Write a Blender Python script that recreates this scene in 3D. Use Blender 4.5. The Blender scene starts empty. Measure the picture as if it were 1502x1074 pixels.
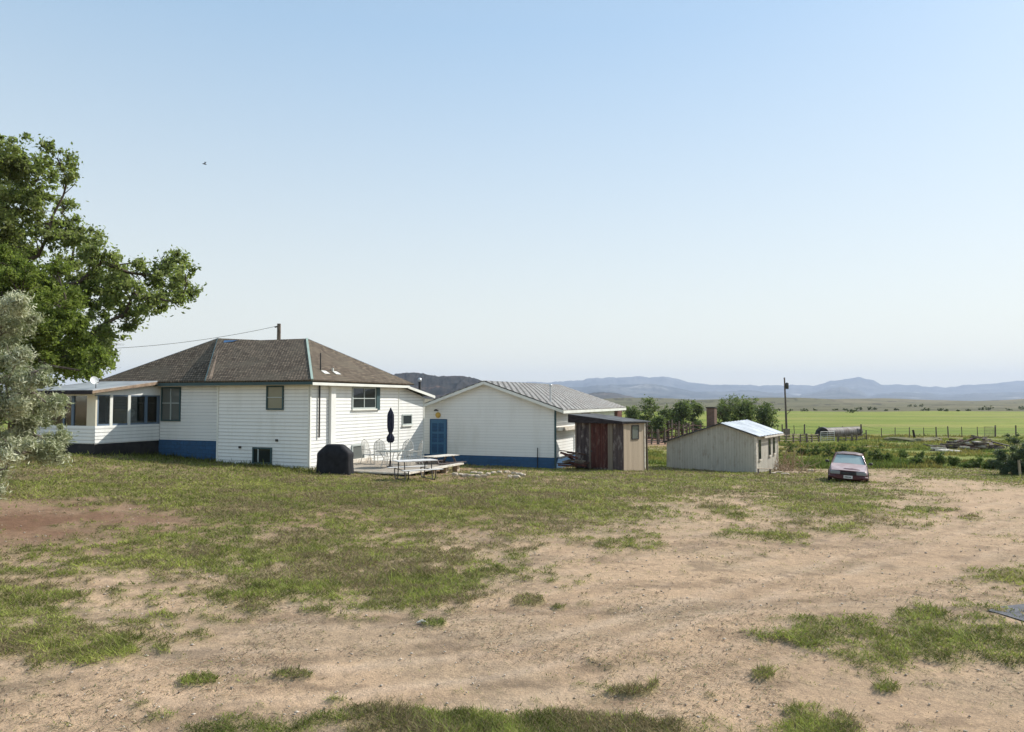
import bpy, math, random
import numpy as np
from mathutils import Vector, Matrix
random.seed(7); rng = np.random.default_rng(11)
R_ = math.radians
scn = bpy.context.scene
col = scn.collection
# ------------------------------------------------------------------ camera, sky, sun, exposure
F, CX, CY = 1100.0, 751.0, 537.0
PITCH = math.atan(50 / 1100); CZ = 2.6
cd = bpy.data.cameras.new('camera'); cam = bpy.data.objects.new('camera', cd); col.objects.link(cam)
cam.location = (0, 0, CZ); cam.rotation_euler = (math.pi / 2 + PITCH, 0, 0)
cd.sensor_width = 36; cd.lens = 36 * F / 1502; cd.clip_start = 0.1; cd.clip_end = 60000
scn.camera = cam
SUN = Vector((1.10, .60, 1.0)).normalized()
EL = math.asin(SUN.z); AZ = math.atan2(SUN.x, SUN.y)
w = bpy.data.worlds.new("World"); scn.world = w; w.use_nodes = True
nt = w.node_tree; bg = nt.nodes['Background']
sky = nt.nodes.new('ShaderNodeTexSky'); sky.sky_type = 'NISHITA'; sky.sun_disc = False
sky.sun_elevation = EL; sky.sun_rotation = AZ
sky.air_density = 1.0; sky.dust_density = .7; sky.ozone_density = 1.0; sky.altitude = 0
# summer haze whitens the sky towards the horizon
tcw = nt.nodes.new('ShaderNodeTexCoord'); spw = nt.nodes.new('ShaderNodeSeparateXYZ'); nt.links.new(tcw.outputs['Generated'], spw.inputs[0])
mrw = nt.nodes.new('ShaderNodeMapRange'); mrw.inputs[1].default_value = 0.0; mrw.inputs[2].default_value = .48; mrw.inputs[3].default_value = .90; mrw.inputs[4].default_value = .55
nt.links.new(spw.outputs[2], mrw.inputs[0]); mxw = nt.nodes.new('ShaderNodeMix'); mxw.data_type = 'RGBA'; nt.links.new(mrw.outputs[0], mxw.inputs[0])
nt.links.new(sky.outputs[0], mxw.inputs[6]); mh_ = nt.nodes.new('ShaderNodeMix'); mh_.data_type = 'RGBA'; m2_ = nt.nodes.new('ShaderNodeMapRange'); m2_.inputs[2].default_value = .45
nt.links.new(spw.outputs[2], m2_.inputs[0]); nt.links.new(m2_.outputs[0], mh_.inputs[0]); mh_.inputs[6].default_value = (6.5, 6.2, 5.1, 1); mh_.inputs[7].default_value = (3.3, 4.7, 5.9, 1)
nt.links.new(mh_.outputs[2], mxw.inputs[7])
nt.links.new(mxw.outputs[2], bg.inputs[0]); bg.inputs[1].default_value = 0.12
sd = bpy.data.lights.new('sun', 'SUN'); so = bpy.data.objects.new('sun', sd); col.objects.link(so)
sd.energy = 4.4; sd.angle = R_(.5); sd.color = (1, .95, .87)
so.rotation_euler = (-SUN).to_track_quat('-Z', 'Y').to_euler(); so.location = (30, 20, 60)
scn.view_settings.view_transform = 'Standard'; scn.view_settings.look = 'None'
scn.view_settings.exposure = 0.45; scn.view_settings.gamma = 1
scn.cycles.max_bounces = 6; scn.cycles.volume_bounces = 0; scn.cycles.transparent_max_bounces = 12
# ------------------------------------------------------------------ picture <-> place (measured with the lens above)
ct, st = math.cos(PITCH), math.sin(PITCH)
def ray(px, py):
    u, v = px - CX, CY - py
    return u, F * ct - v * st, F * st + v * ct
def at(px, py, y):
    r = ray(px, py); k = y / r[1]; return Vector((r[0] * k, y, CZ + r[2] * k))
def project(x, y, z):
    d = y * ct + (z - CZ) * st; v = -y * st + (z - CZ) * ct
    d = np.maximum(d, .3)
    return CX + F * x / d, CY - F * v / d
def sm(a, b, x):
    t = np.clip((x - a) / (b - a), 0, 1); return t * t * (3 - 2 * t)
def vnoise(x, y, seed=0):
    x = np.asarray(x, float); y = np.asarray(y, float)
    xi = np.floor(x).astype(np.int64); yi = np.floor(y).astype(np.int64); fx = x - xi; fy = y - yi
    fx = fx * fx * (3 - 2 * fx); fy = fy * fy * (3 - 2 * fy)
    def h(a, b):
        n = (a * 374761393 + b * 668265263 + seed * 974634777) & 0xffffffff
        n = ((n ^ (n >> 13)) * 1274126177) & 0xffffffff
        n = ((n ^ (n >> 16)) * 2246822519) & 0xffffffff
        return ((n ^ (n >> 15)) & 0xffff) / 65535.0
    return (h(xi, yi) * (1 - fx) + h(xi + 1, yi) * fx) * (1 - fy) + (h(xi, yi + 1) * (1 - fx) + h(xi + 1, yi + 1) * fx) * fy
def fbm(x, y, o=4, seed=0):
    s = 0; a = .5; t = 0
    for i in range(o):
        s = s + a * vnoise(x * 2 ** i, y * 2 ** i, seed + i * 7); t += a; a *= .55
    return s / t
# terrain
PY = [0, 10, 20, 33, 42.5, 50, 60, 80, 118, 200, 400, 1000, 30000]
PZ = [0, -.1, -.3, -.71, -1.18, -1.40, -1.75, -2.25, -2.72, -3.3, -3.8, -4.2, -4.5]
def terrain(x, y, detail=True):
    x = np.asarray(x, float); y = np.asarray(y, float)
    z = np.interp(y, PY, PZ)
    lat = np.where(x > 0, -.024 * np.minimum(x, 14), -.03 * np.maximum(x, -9) - .055 * np.clip(x + 9, -16, 0))
    z = z + lat * np.clip(y / 30, 0, 1) * (1 - sm(120, 260, y))
    r = np.hypot(x, y)
    # low brown rises on the plain
    def bump(cx, cy, sx, sy, h): return h * np.exp(-((x - cx) / sx) ** 2 - ((y - cy) / sy) ** 2)
    z = z + bump(430, 1250, 150, 140, 10) + bump(700, 1500, 170, 150, 9) + bump(270, 1500, 160, 160, 9) + bump(1190, 1300, 190, 250, 34) + bump(-500, 1600, 500, 200, 12)
    z = z + sm(700, 1600, r) * (fbm(x / 260, y / 120, 4, 5) - .5) * 9
    if detail:
        # ditch past the lawn on the right
        dl = y - (53 - .18 * (x - 20))
        z = z - .55 * np.exp(-(dl / 2.2) ** 2) * sm(14, 22, x) * (1 - sm(60, 90, x))
        z = z + (fbm(x / 3, y / 3, 3, 9) - .5) * .14 * sm(3, 10, r) * (1 - sm(150, 300, r))
        z = z + (fbm(x / .7, y / .7, 3, 3) - .5) * .05 * (1 - sm(30, 60, r))
    return z
def gz(x, y): return float(terrain(np.array([x]), np.array([y]))[0])
def hit(px, py):
    """point of the ground seen at a place of the photograph"""
    r = ray(px, py); ys = np.geomspace(3, 3000, 1700); k = ys / r[1]
    i = int(np.argmax(CZ + r[2] * k <= terrain(r[0] * k, ys))); y = ys[i]; k = k[i]
    return Vector((r[0] * k, y, gz(r[0] * k, y)))
# ------------------------------------------------------------------ materials
def L(c):
    return tuple(((v / 255) / 12.92 if v / 255 <= .04045 else ((v / 255 + .055) / 1.055) ** 2.4) for v in c)
def new_mat(name):
    m = bpy.data.materials.new(name); m.use_nodes = True
    n = m.node_tree; b = n.nodes['Principled BSDF']; return m, n, b
def N(n, t, **k):
    q = n.nodes.new(t)
    for a, v in k.items():
        if a in q.inputs.keys() if False else False: pass
        setattr(q, a, v)
    return q
def mixc(n, fac, a, b, mode='MIX'):
    q = n.nodes.new('ShaderNodeMix'); q.data_type = 'RGBA'; q.blend_type = mode
    for s, v in ((q.inputs[0], fac), (q.inputs[6], a), (q.inputs[7], b)):
        if hasattr(v, 'links') or isinstance(v, bpy.types.NodeSocket): n.links.new(v, s)
        elif isinstance(v, tuple): s.default_value = (*v[:3], 1)
        else: s.default_value = v
    return q.outputs[2]
def noise(n, scale, detail=4, vec=None, rough=.6, sc3=None):
    q = n.nodes.new('ShaderNodeTexNoise'); q.inputs['Scale'].default_value = scale; q.inputs['Detail'].default_value = detail
    q.inputs['Roughness'].default_value = rough
    if vec is None:
        vec = n.nodes.new('ShaderNodeTexCoord').outputs['Object']
    if sc3:
        mp = n.nodes.new('ShaderNodeMapping'); mp.inputs['Scale'].default_value = sc3; n.links.new(vec, mp.inputs[0]); vec = mp.outputs[0]
    n.links.new(vec, q.inputs['Vector']); return q.outputs['Fac']
def ramp(n, fac, a, b):
    q = n.nodes.new('ShaderNodeMapRange'); q.inputs[1].default_value = a; q.inputs[2].default_value = b
    n.links.new(fac, q.inputs[0]); return q.outputs[0]
def math_(n, op, a, b=None):
    q = n.nodes.new('ShaderNodeMath'); q.operation = op
    for s, v in ((q.inputs[0], a), (q.inputs[1], b)):
        if v is None: continue
        if isinstance(v, bpy.types.NodeSocket): n.links.new(v, s)
        else: s.default_value = v
    return q.outputs[0]
def bump(n, b, h, strength=.5, dist=.02):
    q = n.nodes.new('ShaderNodeBump'); q.inputs['Strength'].default_value = strength; q.inputs['Distance'].default_value = dist
    n.links.new(h, q.inputs['Height']); n.links.new(q.outputs[0], b.inputs['Normal'])
def pm(name, c1, c2=None, rough=.8, scale=3, sc3=None, bmp=0, bs=30, metal=0, spec=.3, lo=.35, hi=.65):
    m, n, b = new_mat(name); b.inputs['Roughness'].default_value = rough; b.inputs['Metallic'].default_value = metal
    b.inputs['Specular IOR Level'].default_value = spec
    c2 = c2 or tuple(v * .8 for v in c1)
    f = ramp(n, noise(n, scale, 5, sc3=sc3), lo, hi)
    n.links.new(mixc(n, f, c1, c2), b.inputs['Base Color'])
    if bmp: bump(n, b, noise(n, bs, 4), bmp)
    return m
def boards(name, c1, c2, width, vertical=True, rough=.85, gap=.07, streak=9, wear=None, bmp=.5):
    """boards of the given width, each of its own tone, with grain along them"""
    m, n, b = new_mat(name); b.inputs['Roughness'].default_value = rough; b.inputs['Specular IOR Level'].default_value = .2
    uv = n.nodes.new('ShaderNodeTexCoord').outputs['UV']; sp = n.nodes.new('ShaderNodeSeparateXYZ'); n.links.new(uv, sp.inputs[0])
    a = math_(n, 'MULTIPLY', sp.outputs[0 if vertical else 1], 1 / width)
    fl = math_(n, 'FLOOR', a); fr = math_(n, 'FRACT', a)
    wn = n.nodes.new('ShaderNodeTexWhiteNoise'); wn.noise_dimensions = '1D'; n.links.new(fl, wn.inputs['W'])
    s3 = (1 / width * 2.5, .7, 1) if vertical else (.7, 1 / width * 2.5, 1)
    st_ = ramp(n, noise(n, 2.2, 6, uv, .7, s3), .3, .7)
    f = math_(n, 'ADD', math_(n, 'MULTIPLY', wn.outputs[0], .45), math_(n, 'MULTIPLY', st_, .55))
    c = mixc(n, f, c1, c2)
    if wear: c = mixc(n, ramp(n, noise(n, 1.3, 6, uv, .75, (3, 1, 1)), .52, .66), c, wear)
    g = math_(n, 'LESS_THAN', fr, gap)
    n.links.new(mixc(n, g, c, tuple(v * .25 for v in c1)), b.inputs['Base Color'])
    bump(n, b, math_(n, 'SUBTRACT', 1.0, g), bmp, .015)
    return m
def paint(name, c, dirt, rough=.55, bmp=0.0):
    m, n, b = new_mat(name); b.inputs['Roughness'].default_value = rough; b.inputs['Specular IOR Level'].default_value = .3
    f = ramp(n, noise(n, .8, 6, rough=.7, sc3=(1, 1, .35)), .45, .8)
    f2 = ramp(n, noise(n, 9, 5, rough=.7), .55, .8)
    c_ = mixc(n, math_(n, 'MULTIPLY', f, .5), c, dirt); c_ = mixc(n, math_(n, 'MULTIPLY', f2, .35), c_, dirt)
    n.links.new(c_, b.inputs['Base Color'])
    if bmp: bump(n, b, noise(n, 14, 3), bmp)
    return m
M = {}
M['white'] = paint('white_siding', (.80, .80, .77), (.52, .50, .43))
def siding(name, z0, step, gc):
    m, n, b = new_mat(name); b.inputs['Roughness'].default_value = .5; b.inputs['Specular IOR Level'].default_value = .3
    uv = n.nodes.new('ShaderNodeTexCoord').outputs['UV']; sp = n.nodes.new('ShaderNodeSeparateXYZ'); n.links.new(uv, sp.inputs[0])
    a = math_(n, 'MULTIPLY', math_(n, 'SUBTRACT', sp.outputs[1], z0), 1 / step); fr = math_(n, 'FRACT', a); fl = math_(n, 'FLOOR', a)
    wn = n.nodes.new('ShaderNodeTexWhiteNoise'); wn.noise_dimensions = '1D'; n.links.new(fl, wn.inputs['W'])
    c = mixc(n, math_(n, 'MULTIPLY', wn.outputs[0], .25), (.80, .80, .77), (.66, .66, .63))
    c = mixc(n, math_(n, 'MULTIPLY', ramp(n, noise(n, .9, 7, rough=.75, sc3=(1.5, 1.5, .35)), .48, .75), .45), c, (.55, .53, .46))
    c = mixc(n, math_(n, 'MULTIPLY', ramp(n, noise(n, 6, 6, rough=.8, sc3=(1, 1, .5)), .62, .72), .55), c, (.42, .38, .30))
    g = math_(n, 'LESS_THAN', fr, .13); n.links.new(mixc(n, g, c, gc), b.inputs['Base Color']); return m
M['siding'] = siding('white_clapboard', -.64, .16, (.42, .42, .41))
M['siding2'] = siding('white_garage_clapboard', -.5154, .16, (.60, .60, .585))
M['cream'] = paint('cream_paint', (.70, .64, .50), (.45, .38, .27))
M['blue'] = None  # brickish('blue_painted_block', (.05, .125, .25), (.042, .105, .21), (.03, .07, .14), .4, .2, .012, mott=((.04, .08, .14), (.12, .18, .25), (.05, .11, .20)), bmp=.3)
M['bluedoor'] = paint('blue_door_paint', (.06, .16, .28), (.045, .10, .17), .5)
M['trimwhite'] = paint('trim_white', (.74, .74, .68), (.4, .38, .32))
M['teal'] = paint('teal_paint', (.045, .085, .09), (.03, .05, .05))
M['green'] = paint('green_trim', (.33, .42, .36), (.12, .17, .14))
M['sash'] = paint('grey_sash', (.40, .44, .42), (.22, .25, .23))
M['bluegrey'] = paint('blue_grey_frame', (.13, .18, .24), (.08, .11, .16))
M['concrete'] = pm('shade_darkened_skirting', (.045, .04, .038), (.02, .02, .02), .9, 2, bmp=.3)  # skirting colour darkened to carry the shade under the porch
M['grey_wood'] = boards('grey_wood', (.30, .25, .20), (.14, .115, .09), .14)
M['dark_wood'] = boards('dark_old_wood', (.13, .10, .095), (.03, .022, .024), .2, gap=.04, wear=(.38, .33, .30))
M['red_wood'] = boards('old_red_wood', (.15, .055, .042), (.04, .018, .017), .15, gap=.04, wear=(.20, .12, .10))
M['bare_wood'] = boards('bare_tan_wood', (.52, .42, .31), (.34, .27, .20), .13, gap=.05)  # tan boards varying between two tones
M['shedpaint'] = boards('peeling_pale_boards', (.50, .47, .40), (.38, .355, .30), .155, gap=.045, wear=(.33, .29, .23), bmp=.5)
M['fascia_wood'] = pm('dark_fascia', (.05, .038, .04), (.018, .015, .017), .9, 3, (1, 1, 4))
M['tar'] = pm('tar_paper', (.05, .05, .052), (.11, .115, .12), .85, 1.5, bmp=.2)
M['rawwood'] = pm('raw_brown_wood', (.36, .26, .18), (.20, .14, .10), .85, 4)
M['tin'] = pm('galvanised_tin', (.62, .64, .66), (.44, .45, .46), .38, 1.2, metal=.55, lo=.4, hi=.7)
M['tin_roof'] = pm('bright_tin_roof', (.60, .62, .64), (.40, .42, .44), .42, .9, metal=.45)
M['oldroof'] = None
M['black'] = pm('black_cloth', (.006, .006, .008), (.016, .016, .02), .75, 4, bmp=.3, bs=12)
M['pipe'] = pm('dark_pipe', (.02, .02, .022), (.05, .045, .04), .6)
M['navy'] = pm('navy_canvas', (.012, .014, .035), (.03, .032, .05), .85, 6)
M['chair'] = pm('pale_chair_metal', (.60, .58, .52), (.42, .40, .36), .5)
M['cushion'] = pm('grey_mesh', (.36, .37, .36), (.22, .23, .24), .8, 30)
M['tabletop'] = pm('grey_green_glass_top', (.20, .22, .20), (.12, .14, .13), .25)
M['plastic'] = pm('white_plastic_top', (.72, .70, .68), (.5, .47, .44), .5)
M['steel'] = pm('dark_steel_tube', (.06, .06, .065), (.12, .11, .10), .45, metal=.4)
M['deck'] = boards('deck_boards', (.42, .37, .30), (.24, .20, .16), .14)
M['plank'] = pm('white_weathered_plank', (.72, .68, .60), (.45, .38, .30), .8, 6)
M['stone'] = pm('pale_stone', (.56, .47, .36), (.36, .28, .20), .9, 3, bmp=.5, bs=8)
M['rust'] = pm('rust', (.12, .06, .04), (.05, .03, .027), .9, 4, bmp=.4)
M['post'] = pm('fence_post_wood', (.20, .165, .13), (.07, .055, .045), .95, 3, (3, 3, .6), bmp=.4)
M['pale_post'] = pm('pale_post_wood', (.42, .35, .24), (.25, .2, .14), .95, 3, (3, 3, .6))
M['wire'] = pm('fence_wire', (.14, .13, .12), (.08, .07, .06), .6)
M['bark'] = pm('bark', (.13, .10, .08), (.05, .04, .033), .95, 5, (2, 2, .5), bmp=.8, bs=9)
M['palebark'] = pm('pale_bark', (.30, .26, .22), (.12, .10, .085), .95, 5, bmp=.6)
M['dish'] = pm('dish_white', (.75, .75, .73), (.6, .6, .58), .4)
M['yellow'] = pm('yellow_sign', (.75, .50, .10), (.55, .36, .10), .5)
M['tarp'] = pm('blue_tarp', (.07, .17, .33), (.06, .11, .2), .7)
M['brick'] = None
M['dry'] = pm('dry_brush_twigs', (.40, .29, .19), (.24, .16, .10), .9)
M['inner'] = pm('porch_inner_wall', (.16, .14, .11), (.08, .07, .05), .8)
M['curtain'] = pm('curtain', (.42, .40, .27), (.30, .29, .2), .9, 8, (8, 8, 1))
def glass_mat(name, c, rough=.06):
    m, n, b = new_mat(name); b.inputs['Base Color'].default_value = (*c, 1); b.inputs['Roughness'].default_value = rough
    b.inputs['Specular IOR Level'].default_value = .6; bump(n, b, noise(n, 1.5, 2), .06); return m
M['glass'] = glass_mat('dark_window_glass', (.018, .024, .024))
M['glass_tan'] = glass_mat('window_glass_with_blind', (.20, .20, .14), .15)
M['glass_pale'] = glass_mat('window_glass_with_cloth', (.13, .14, .13), .12)
def clear_glass():
    m, n, b = new_mat('porch_glass'); out = n.nodes['Material Output']
    t = n.nodes.new('ShaderNodeBsdfTransparent'); t.inputs[0].default_value = (.62, .66, .66, 1)
    g = n.nodes.new('ShaderNodeBsdfGlossy'); g.inputs['Roughness'].default_value = .04
    fr = n.nodes.new('ShaderNodeFresnel'); fr.inputs[0].default_value = 1.5
    a = math_(n, 'ADD', math_(n, 'MULTIPLY', fr.outputs[0], .8), .04)
    x = n.nodes.new('ShaderNodeMixShader'); n.links.new(a, x.inputs[0]); n.links.new(t.outputs[0], x.inputs[1]); n.links.new(g.outputs[0], x.inputs[2])
    n.links.new(x.outputs[0], out.inputs[0]); return m
M['clear'] = clear_glass()
def brickish(name, c1, c2, mortar, bw, bh, ms=.02, rough=.9, mott=None, off=.5, bmp=.6, bdist=.02, squash=1):
    m, n, b = new_mat(name); b.inputs['Roughness'].default_value = rough; b.inputs['Specular IOR Level'].default_value = .2
    uv = n.nodes.new('ShaderNodeTexCoord').outputs['UV']
    q = n.nodes.new('ShaderNodeTexBrick'); n.links.new(uv, q.inputs['Vector']); q.offset = off
    q.inputs['Color1'].default_value = (*c1, 1); q.inputs['Color2'].default_value = (*c2, 1); q.inputs['Mortar'].default_value = (*mortar, 1)
    q.inputs['Scale'].default_value = 1; q.inputs['Brick Width'].default_value = bw; q.inputs['Row Height'].default_value = bh; q.inputs['Mortar Size'].default_value = ms
    c = q.outputs[0]
    if mott:
        c = mixc(n, ramp(n, noise(n, 1.0, 7, uv, .85, (3.0, 9, 1)), .47, .60), c, mott[0])
        c = mixc(n, ramp(n, noise(n, 1.7, 7, uv, .85, (3, 12, 1)), .57, .66), c, mott[1])
        c = mixc(n, ramp(n, noise(n, .5, 3, uv), .45, .75), c, mott[2])
    n.links.new(c, b.inputs['Base Color']); bump(n, b, math_(n, 'SUBTRACT', 1.0, q.outputs[1]), bmp, bdist)
    return m
M['shingle'] = brickish('weathered_wood_shingles', (.11, .078, .055), (.28, .215, .155), (.02, .017, .013), .16, .17, .022,
                        mott=((.062, .050, .036), (.44, .37, .28), (.13, .108, .078)))
M['brick'] = brickish('brown_brick', (.15, .085, .06), (.20, .12, .09), (.16, .14, .12), .22, .075, .01)
def rib_roof(sp_=.364, u0=-.35):
    m, n, b = new_mat('old_ribbed_sheet_roof'); b.inputs['Roughness'].default_value = .7; b.inputs['Metallic'].default_value = .1
    uv = n.nodes.new('ShaderNodeTexCoord').outputs['UV']
    f = ramp(n, noise(n, 1, 6, uv, .8, (6, 1.4, 1)), .4, .62)
    f2 = ramp(n, noise(n, .6, 4, uv, .7, (1, 1, 1)), .45, .7)
    c = mixc(n, f, (.60, .57, .52), (.30, .27, .245)); c = mixc(n, math_(n, 'MULTIPLY', f2, .6), c, (.42, .34, .29))
    s_ = n.nodes.new('ShaderNodeSeparateXYZ'); n.links.new(uv, s_.inputs[0]); fr = math_(n, 'FRACT', math_(n, 'MULTIPLY', math_(n, 'SUBTRACT', s_.outputs[0], u0), 1 / sp_))
    v_ = math_(n, 'MULTIPLY', math_(n, 'LESS_THAN', math_(n, 'ABSOLUTE', math_(n, 'SUBTRACT', fr, .5)), .2), .78); c = mixc(n, v_, c, (.085, .08, .072))
    n.links.new(c, b.inputs['Base Color']); return m
M['oldroof'] = rib_roof()
M['blue'] = brickish('blue_painted_block', (.05, .125, .25), (.042, .105, .21), (.03, .07, .14), .4, .2, .012, mott=((.04, .08, .14), (.12, .18, .25), (.05, .11, .20)), bmp=.3)
def carpaint(name, c, c2):
    m, n, b = new_mat(name); n.links.new(mixc(n, ramp(n, noise(n, 2.5, 5), .45, .75), c, c2), b.inputs['Base Color'])
    b.inputs['Roughness'].default_value = .5; b.inputs['Metallic'].default_value = .1; b.inputs['Coat Weight'].default_value = .2; return m
M['maroon'] = carpaint('faded_maroon_paint', (.06, .008, .012), (.10, .025, .03))
M['chrome'] = pm('dull_chrome', (.6, .6, .6), (.4, .4, .4), .25, metal=.9)
M['lamp'] = glass_mat('headlight_lens', (.22, .24, .25), .12)
M['tyre'] = pm('tyre_rubber', (.02, .02, .02), (.05, .045, .04), .9)
M['carglass'] = glass_mat('car_glass', (.34, .42, .41), .08)
def leaf_mat(name, c1, c2, c3, trans=.35, rough=.6):
    m, n, b = new_mat(name); out = n.nodes['Material Output']
    at_ = n.nodes.new('ShaderNodeAttribute'); at_.attribute_name = 'tone'
    c = mixc(n, at_.outputs['Fac'], c1, c2)
    c = mixc(n, ramp(n, noise(n, .9, 3), .5, .75), c, c3)
    n.links.new(c, b.inputs['Base Color']); b.inputs['Roughness'].default_value = rough; b.inputs['Specular IOR Level'].default_value = .25
    t = n.nodes.new('ShaderNodeBsdfTranslucent'); tc = mixc(n, .5, c, (.30, .42, .06)); n.links.new(tc, t.inputs[0])
    x = n.nodes.new('ShaderNodeMixShader'); x.inputs[0].default_value = trans
    n.links.new(b.outputs[0], x.inputs[1]); n.links.new(t.outputs[0], x.inputs[2]); n.links.new(x.outputs[0], out.inputs[0]); return m
M['elm'] = leaf_mat('elm_leaves', (.12, .14, .05), (.32, .35, .13), (.19, .22, .08), .52)
M['maple'] = leaf_mat('box_elder_leaves', (.11, .15, .03), (.26, .31, .07), (.18, .21, .05), .5)
M['olive'] = leaf_mat('silver_olive_leaves', (.20, .22, .13), (.66, .66, .48), (.36, .39, .22), .22, .5)
M['farleaf'] = leaf_mat('cottonwood_leaves', (.075, .10, .045), (.15, .19, .085), (.10, .13, .055))
M['sage'] = leaf_mat('sage_brush_leaves', (.07, .085, .04), (.15, .17, .08), (.10, .11, .05), .2)
M['bushleaf'] = leaf_mat('ditch_bush_leaves', (.04, .065, .022), (.11, .16, .04), (.09, .10, .03), .25)
M['juniper'] = leaf_mat('blue_green_bush_leaves', (.035, .06, .04), (.09, .13, .08), (.06, .085, .05), .2)
# ------------------------------------------------------------------ mesh helpers
ZB = {}
class MB:
    def __init__(s): s.v = []; s.f = []; s.sm = []
    def add(s, vs, fs, smooth=False):
        o = len(s.v); s.v += [tuple(map(float, p)) for p in vs]; s.f += [tuple(i + o for i in f) for f in fs]; s.sm += [smooth] * len(fs); return s
    def box(s, a, b):
        (x0, y0, z0), (x1, y1, z1) = a, b
        return s.add([(x0, y0, z0), (x1, y0, z0), (x1, y1, z0), (x0, y1, z0), (x0, y0, z1), (x1, y0, z1), (x1, y1, z1), (x0, y1, z1)],
                     [(0, 3, 2, 1), (4, 5, 6, 7), (0, 1, 5, 4), (1, 2, 6, 5), (2, 3, 7, 6), (3, 0, 4, 7)])
    def slab(s, pts, th):
        """polygon with thickness th downwards along its normal"""
        P = [Vector(p) for p in pts]; n = Vector((0, 0, 0))
        for i in range(len(P)):
            a, b = P[i], P[(i + 1) % len(P)]; n += Vector(((a.y - b.y) * (a.z + b.z), (a.z - b.z) * (a.x + b.x), (a.x - b.x) * (a.y + b.y)))
        n.normalize(); k = len(P); Q = [p - n * th for p in P]
        fs = [tuple(range(k)), tuple(range(2 * k - 1, k - 1, -1))] + [(i, i + k, (i + 1) % k + k, (i + 1) % k) for i in range(k)]
        return s.add(P + Q, fs)
    def beam(s, a, b, wd, ht, up=(0, 0, 1)):
        a, b = Vector(a), Vector(b); d = (b - a).normalized(); u = Vector(up)
        if abs(d.dot(u)) > .98: u = Vector((1, 0, 0))
        r = d.cross(u).normalized(); u = r.cross(d)
        vs = [p + r * (i * wd / 2) + u * (j * ht / 2) for p in (a, b) for i, j in ((-1, -1), (1, -1), (1, 1), (-1, 1))]
        return s.add(vs, [(0, 1, 2, 3), (7, 6, 5, 4), (0, 4, 5, 1), (1, 5, 6, 2), (2, 6, 7, 3), (3, 7, 4, 0)])
    def tube(s, pts, rad, n=8, cap=True):
        P = [Vector(p) for p in pts]; rs = rad if hasattr(rad, '__len__') else [rad] * len(P)
        vs = []; prev = None
        for i, p in enumerate(P):
            d = (P[min(i + 1, len(P) - 1)] - P[max(i - 1, 0)]).normalized()
            u = prev if prev is not None else (Vector((0, 0, 1)) if abs(d.z) < .9 else Vector((1, 0, 0)))
            r = d.cross(u)
            if r.length < 1e-4: r = d.cross(Vector((.3, 1, .2)))
            r.normalize(); u = r.cross(d).normalized(); prev = u
            for k in range(n):
                a = 2 * math.pi * k / n; vs.append(p + (r * math.cos(a) + u * math.sin(a)) * rs[i])
        fs = [(i * n + k, (i + 1) * n + k, (i + 1) * n + (k + 1) % n, i * n + (k + 1) % n) for i in range(len(P) - 1) for k in range(n)]
        s.add(vs, fs, True)
        if cap: s.add(vs[:n], [tuple(range(n))]); s.add(vs[-n:], [tuple(range(n - 1, -1, -1))])
        return s
    def lathe(s, prof, c=(0, 0, 0), n=16, fold=0, k=8):
        vs = []
        for r, z in prof:
            for i in range(n):
                a = 2 * math.pi * i / n; q = r * (1 + fold * math.cos(k * a)); vs.append((c[0] + q * math.cos(a), c[1] + q * math.sin(a), c[2] + z))
        fs = [(j * n + i, j * n + (i + 1) % n, (j + 1) * n + (i + 1) % n, (j + 1) * n + i) for j in range(len(prof) - 1) for i in range(n)]
        return s.add(vs, fs, True)
    def loft(s, secs, cap=True, smooth=True):
        n = len(secs[0]); vs = [p for q in secs for p in q]
        fs = [(j * n + i, j * n + (i + 1) % n, (j + 1) * n + (i + 1) % n, (j + 1) * n + i) for j in range(len(secs) - 1) for i in range(n)]
        s.add(vs, fs, smooth)
        if cap: s.add(secs[0], [tuple(range(n - 1, -1, -1))]); s.add(secs[-1], [tuple(range(n))])
        return s
    def xf(s, m):
        s.v = [tuple(m @ Vector(p)) for p in s.v]; return s
    def build(s, name, mat, parent=None, bevel=0):
        zb = ZB.get(parent.name, 0) if parent else 0
        me = bpy.data.meshes.new(name); me.from_pydata([(x, y, z - zb) for x, y, z in s.v], [], s.f)
        uvl = me.uv_layers.new(name='UVMap'); me.update()
        co = np.array(s.v); uv = np.zeros((len(me.loops), 2))
        for p in me.polygons:
            nn = p.normal
            u = Vector((0, 0, 1)).cross(nn); u = Vector((1, 0, 0)) if u.length < .05 else u.normalized(); v = nn.cross(u)
            for li in p.loop_indices:
                q = Vector(s.v[me.loops[li].vertex_index]); uv[li] = (q.dot(u), q.dot(v))
        uvl.data.foreach_set('uv', uv.ravel())
        me.polygons.foreach_set('use_smooth', s.sm)
        me.materials.append(mat if not isinstance(mat, str) else M[mat])
        o = bpy.data.objects.new(name, me); col.objects.link(o)
        if parent: o.parent = parent
        if bevel:
            b = o.modifiers.new('b', 'BEVEL'); b.width = bevel; b.segments = 2; b.limit_method = 'ANGLE'
        return o
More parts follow.
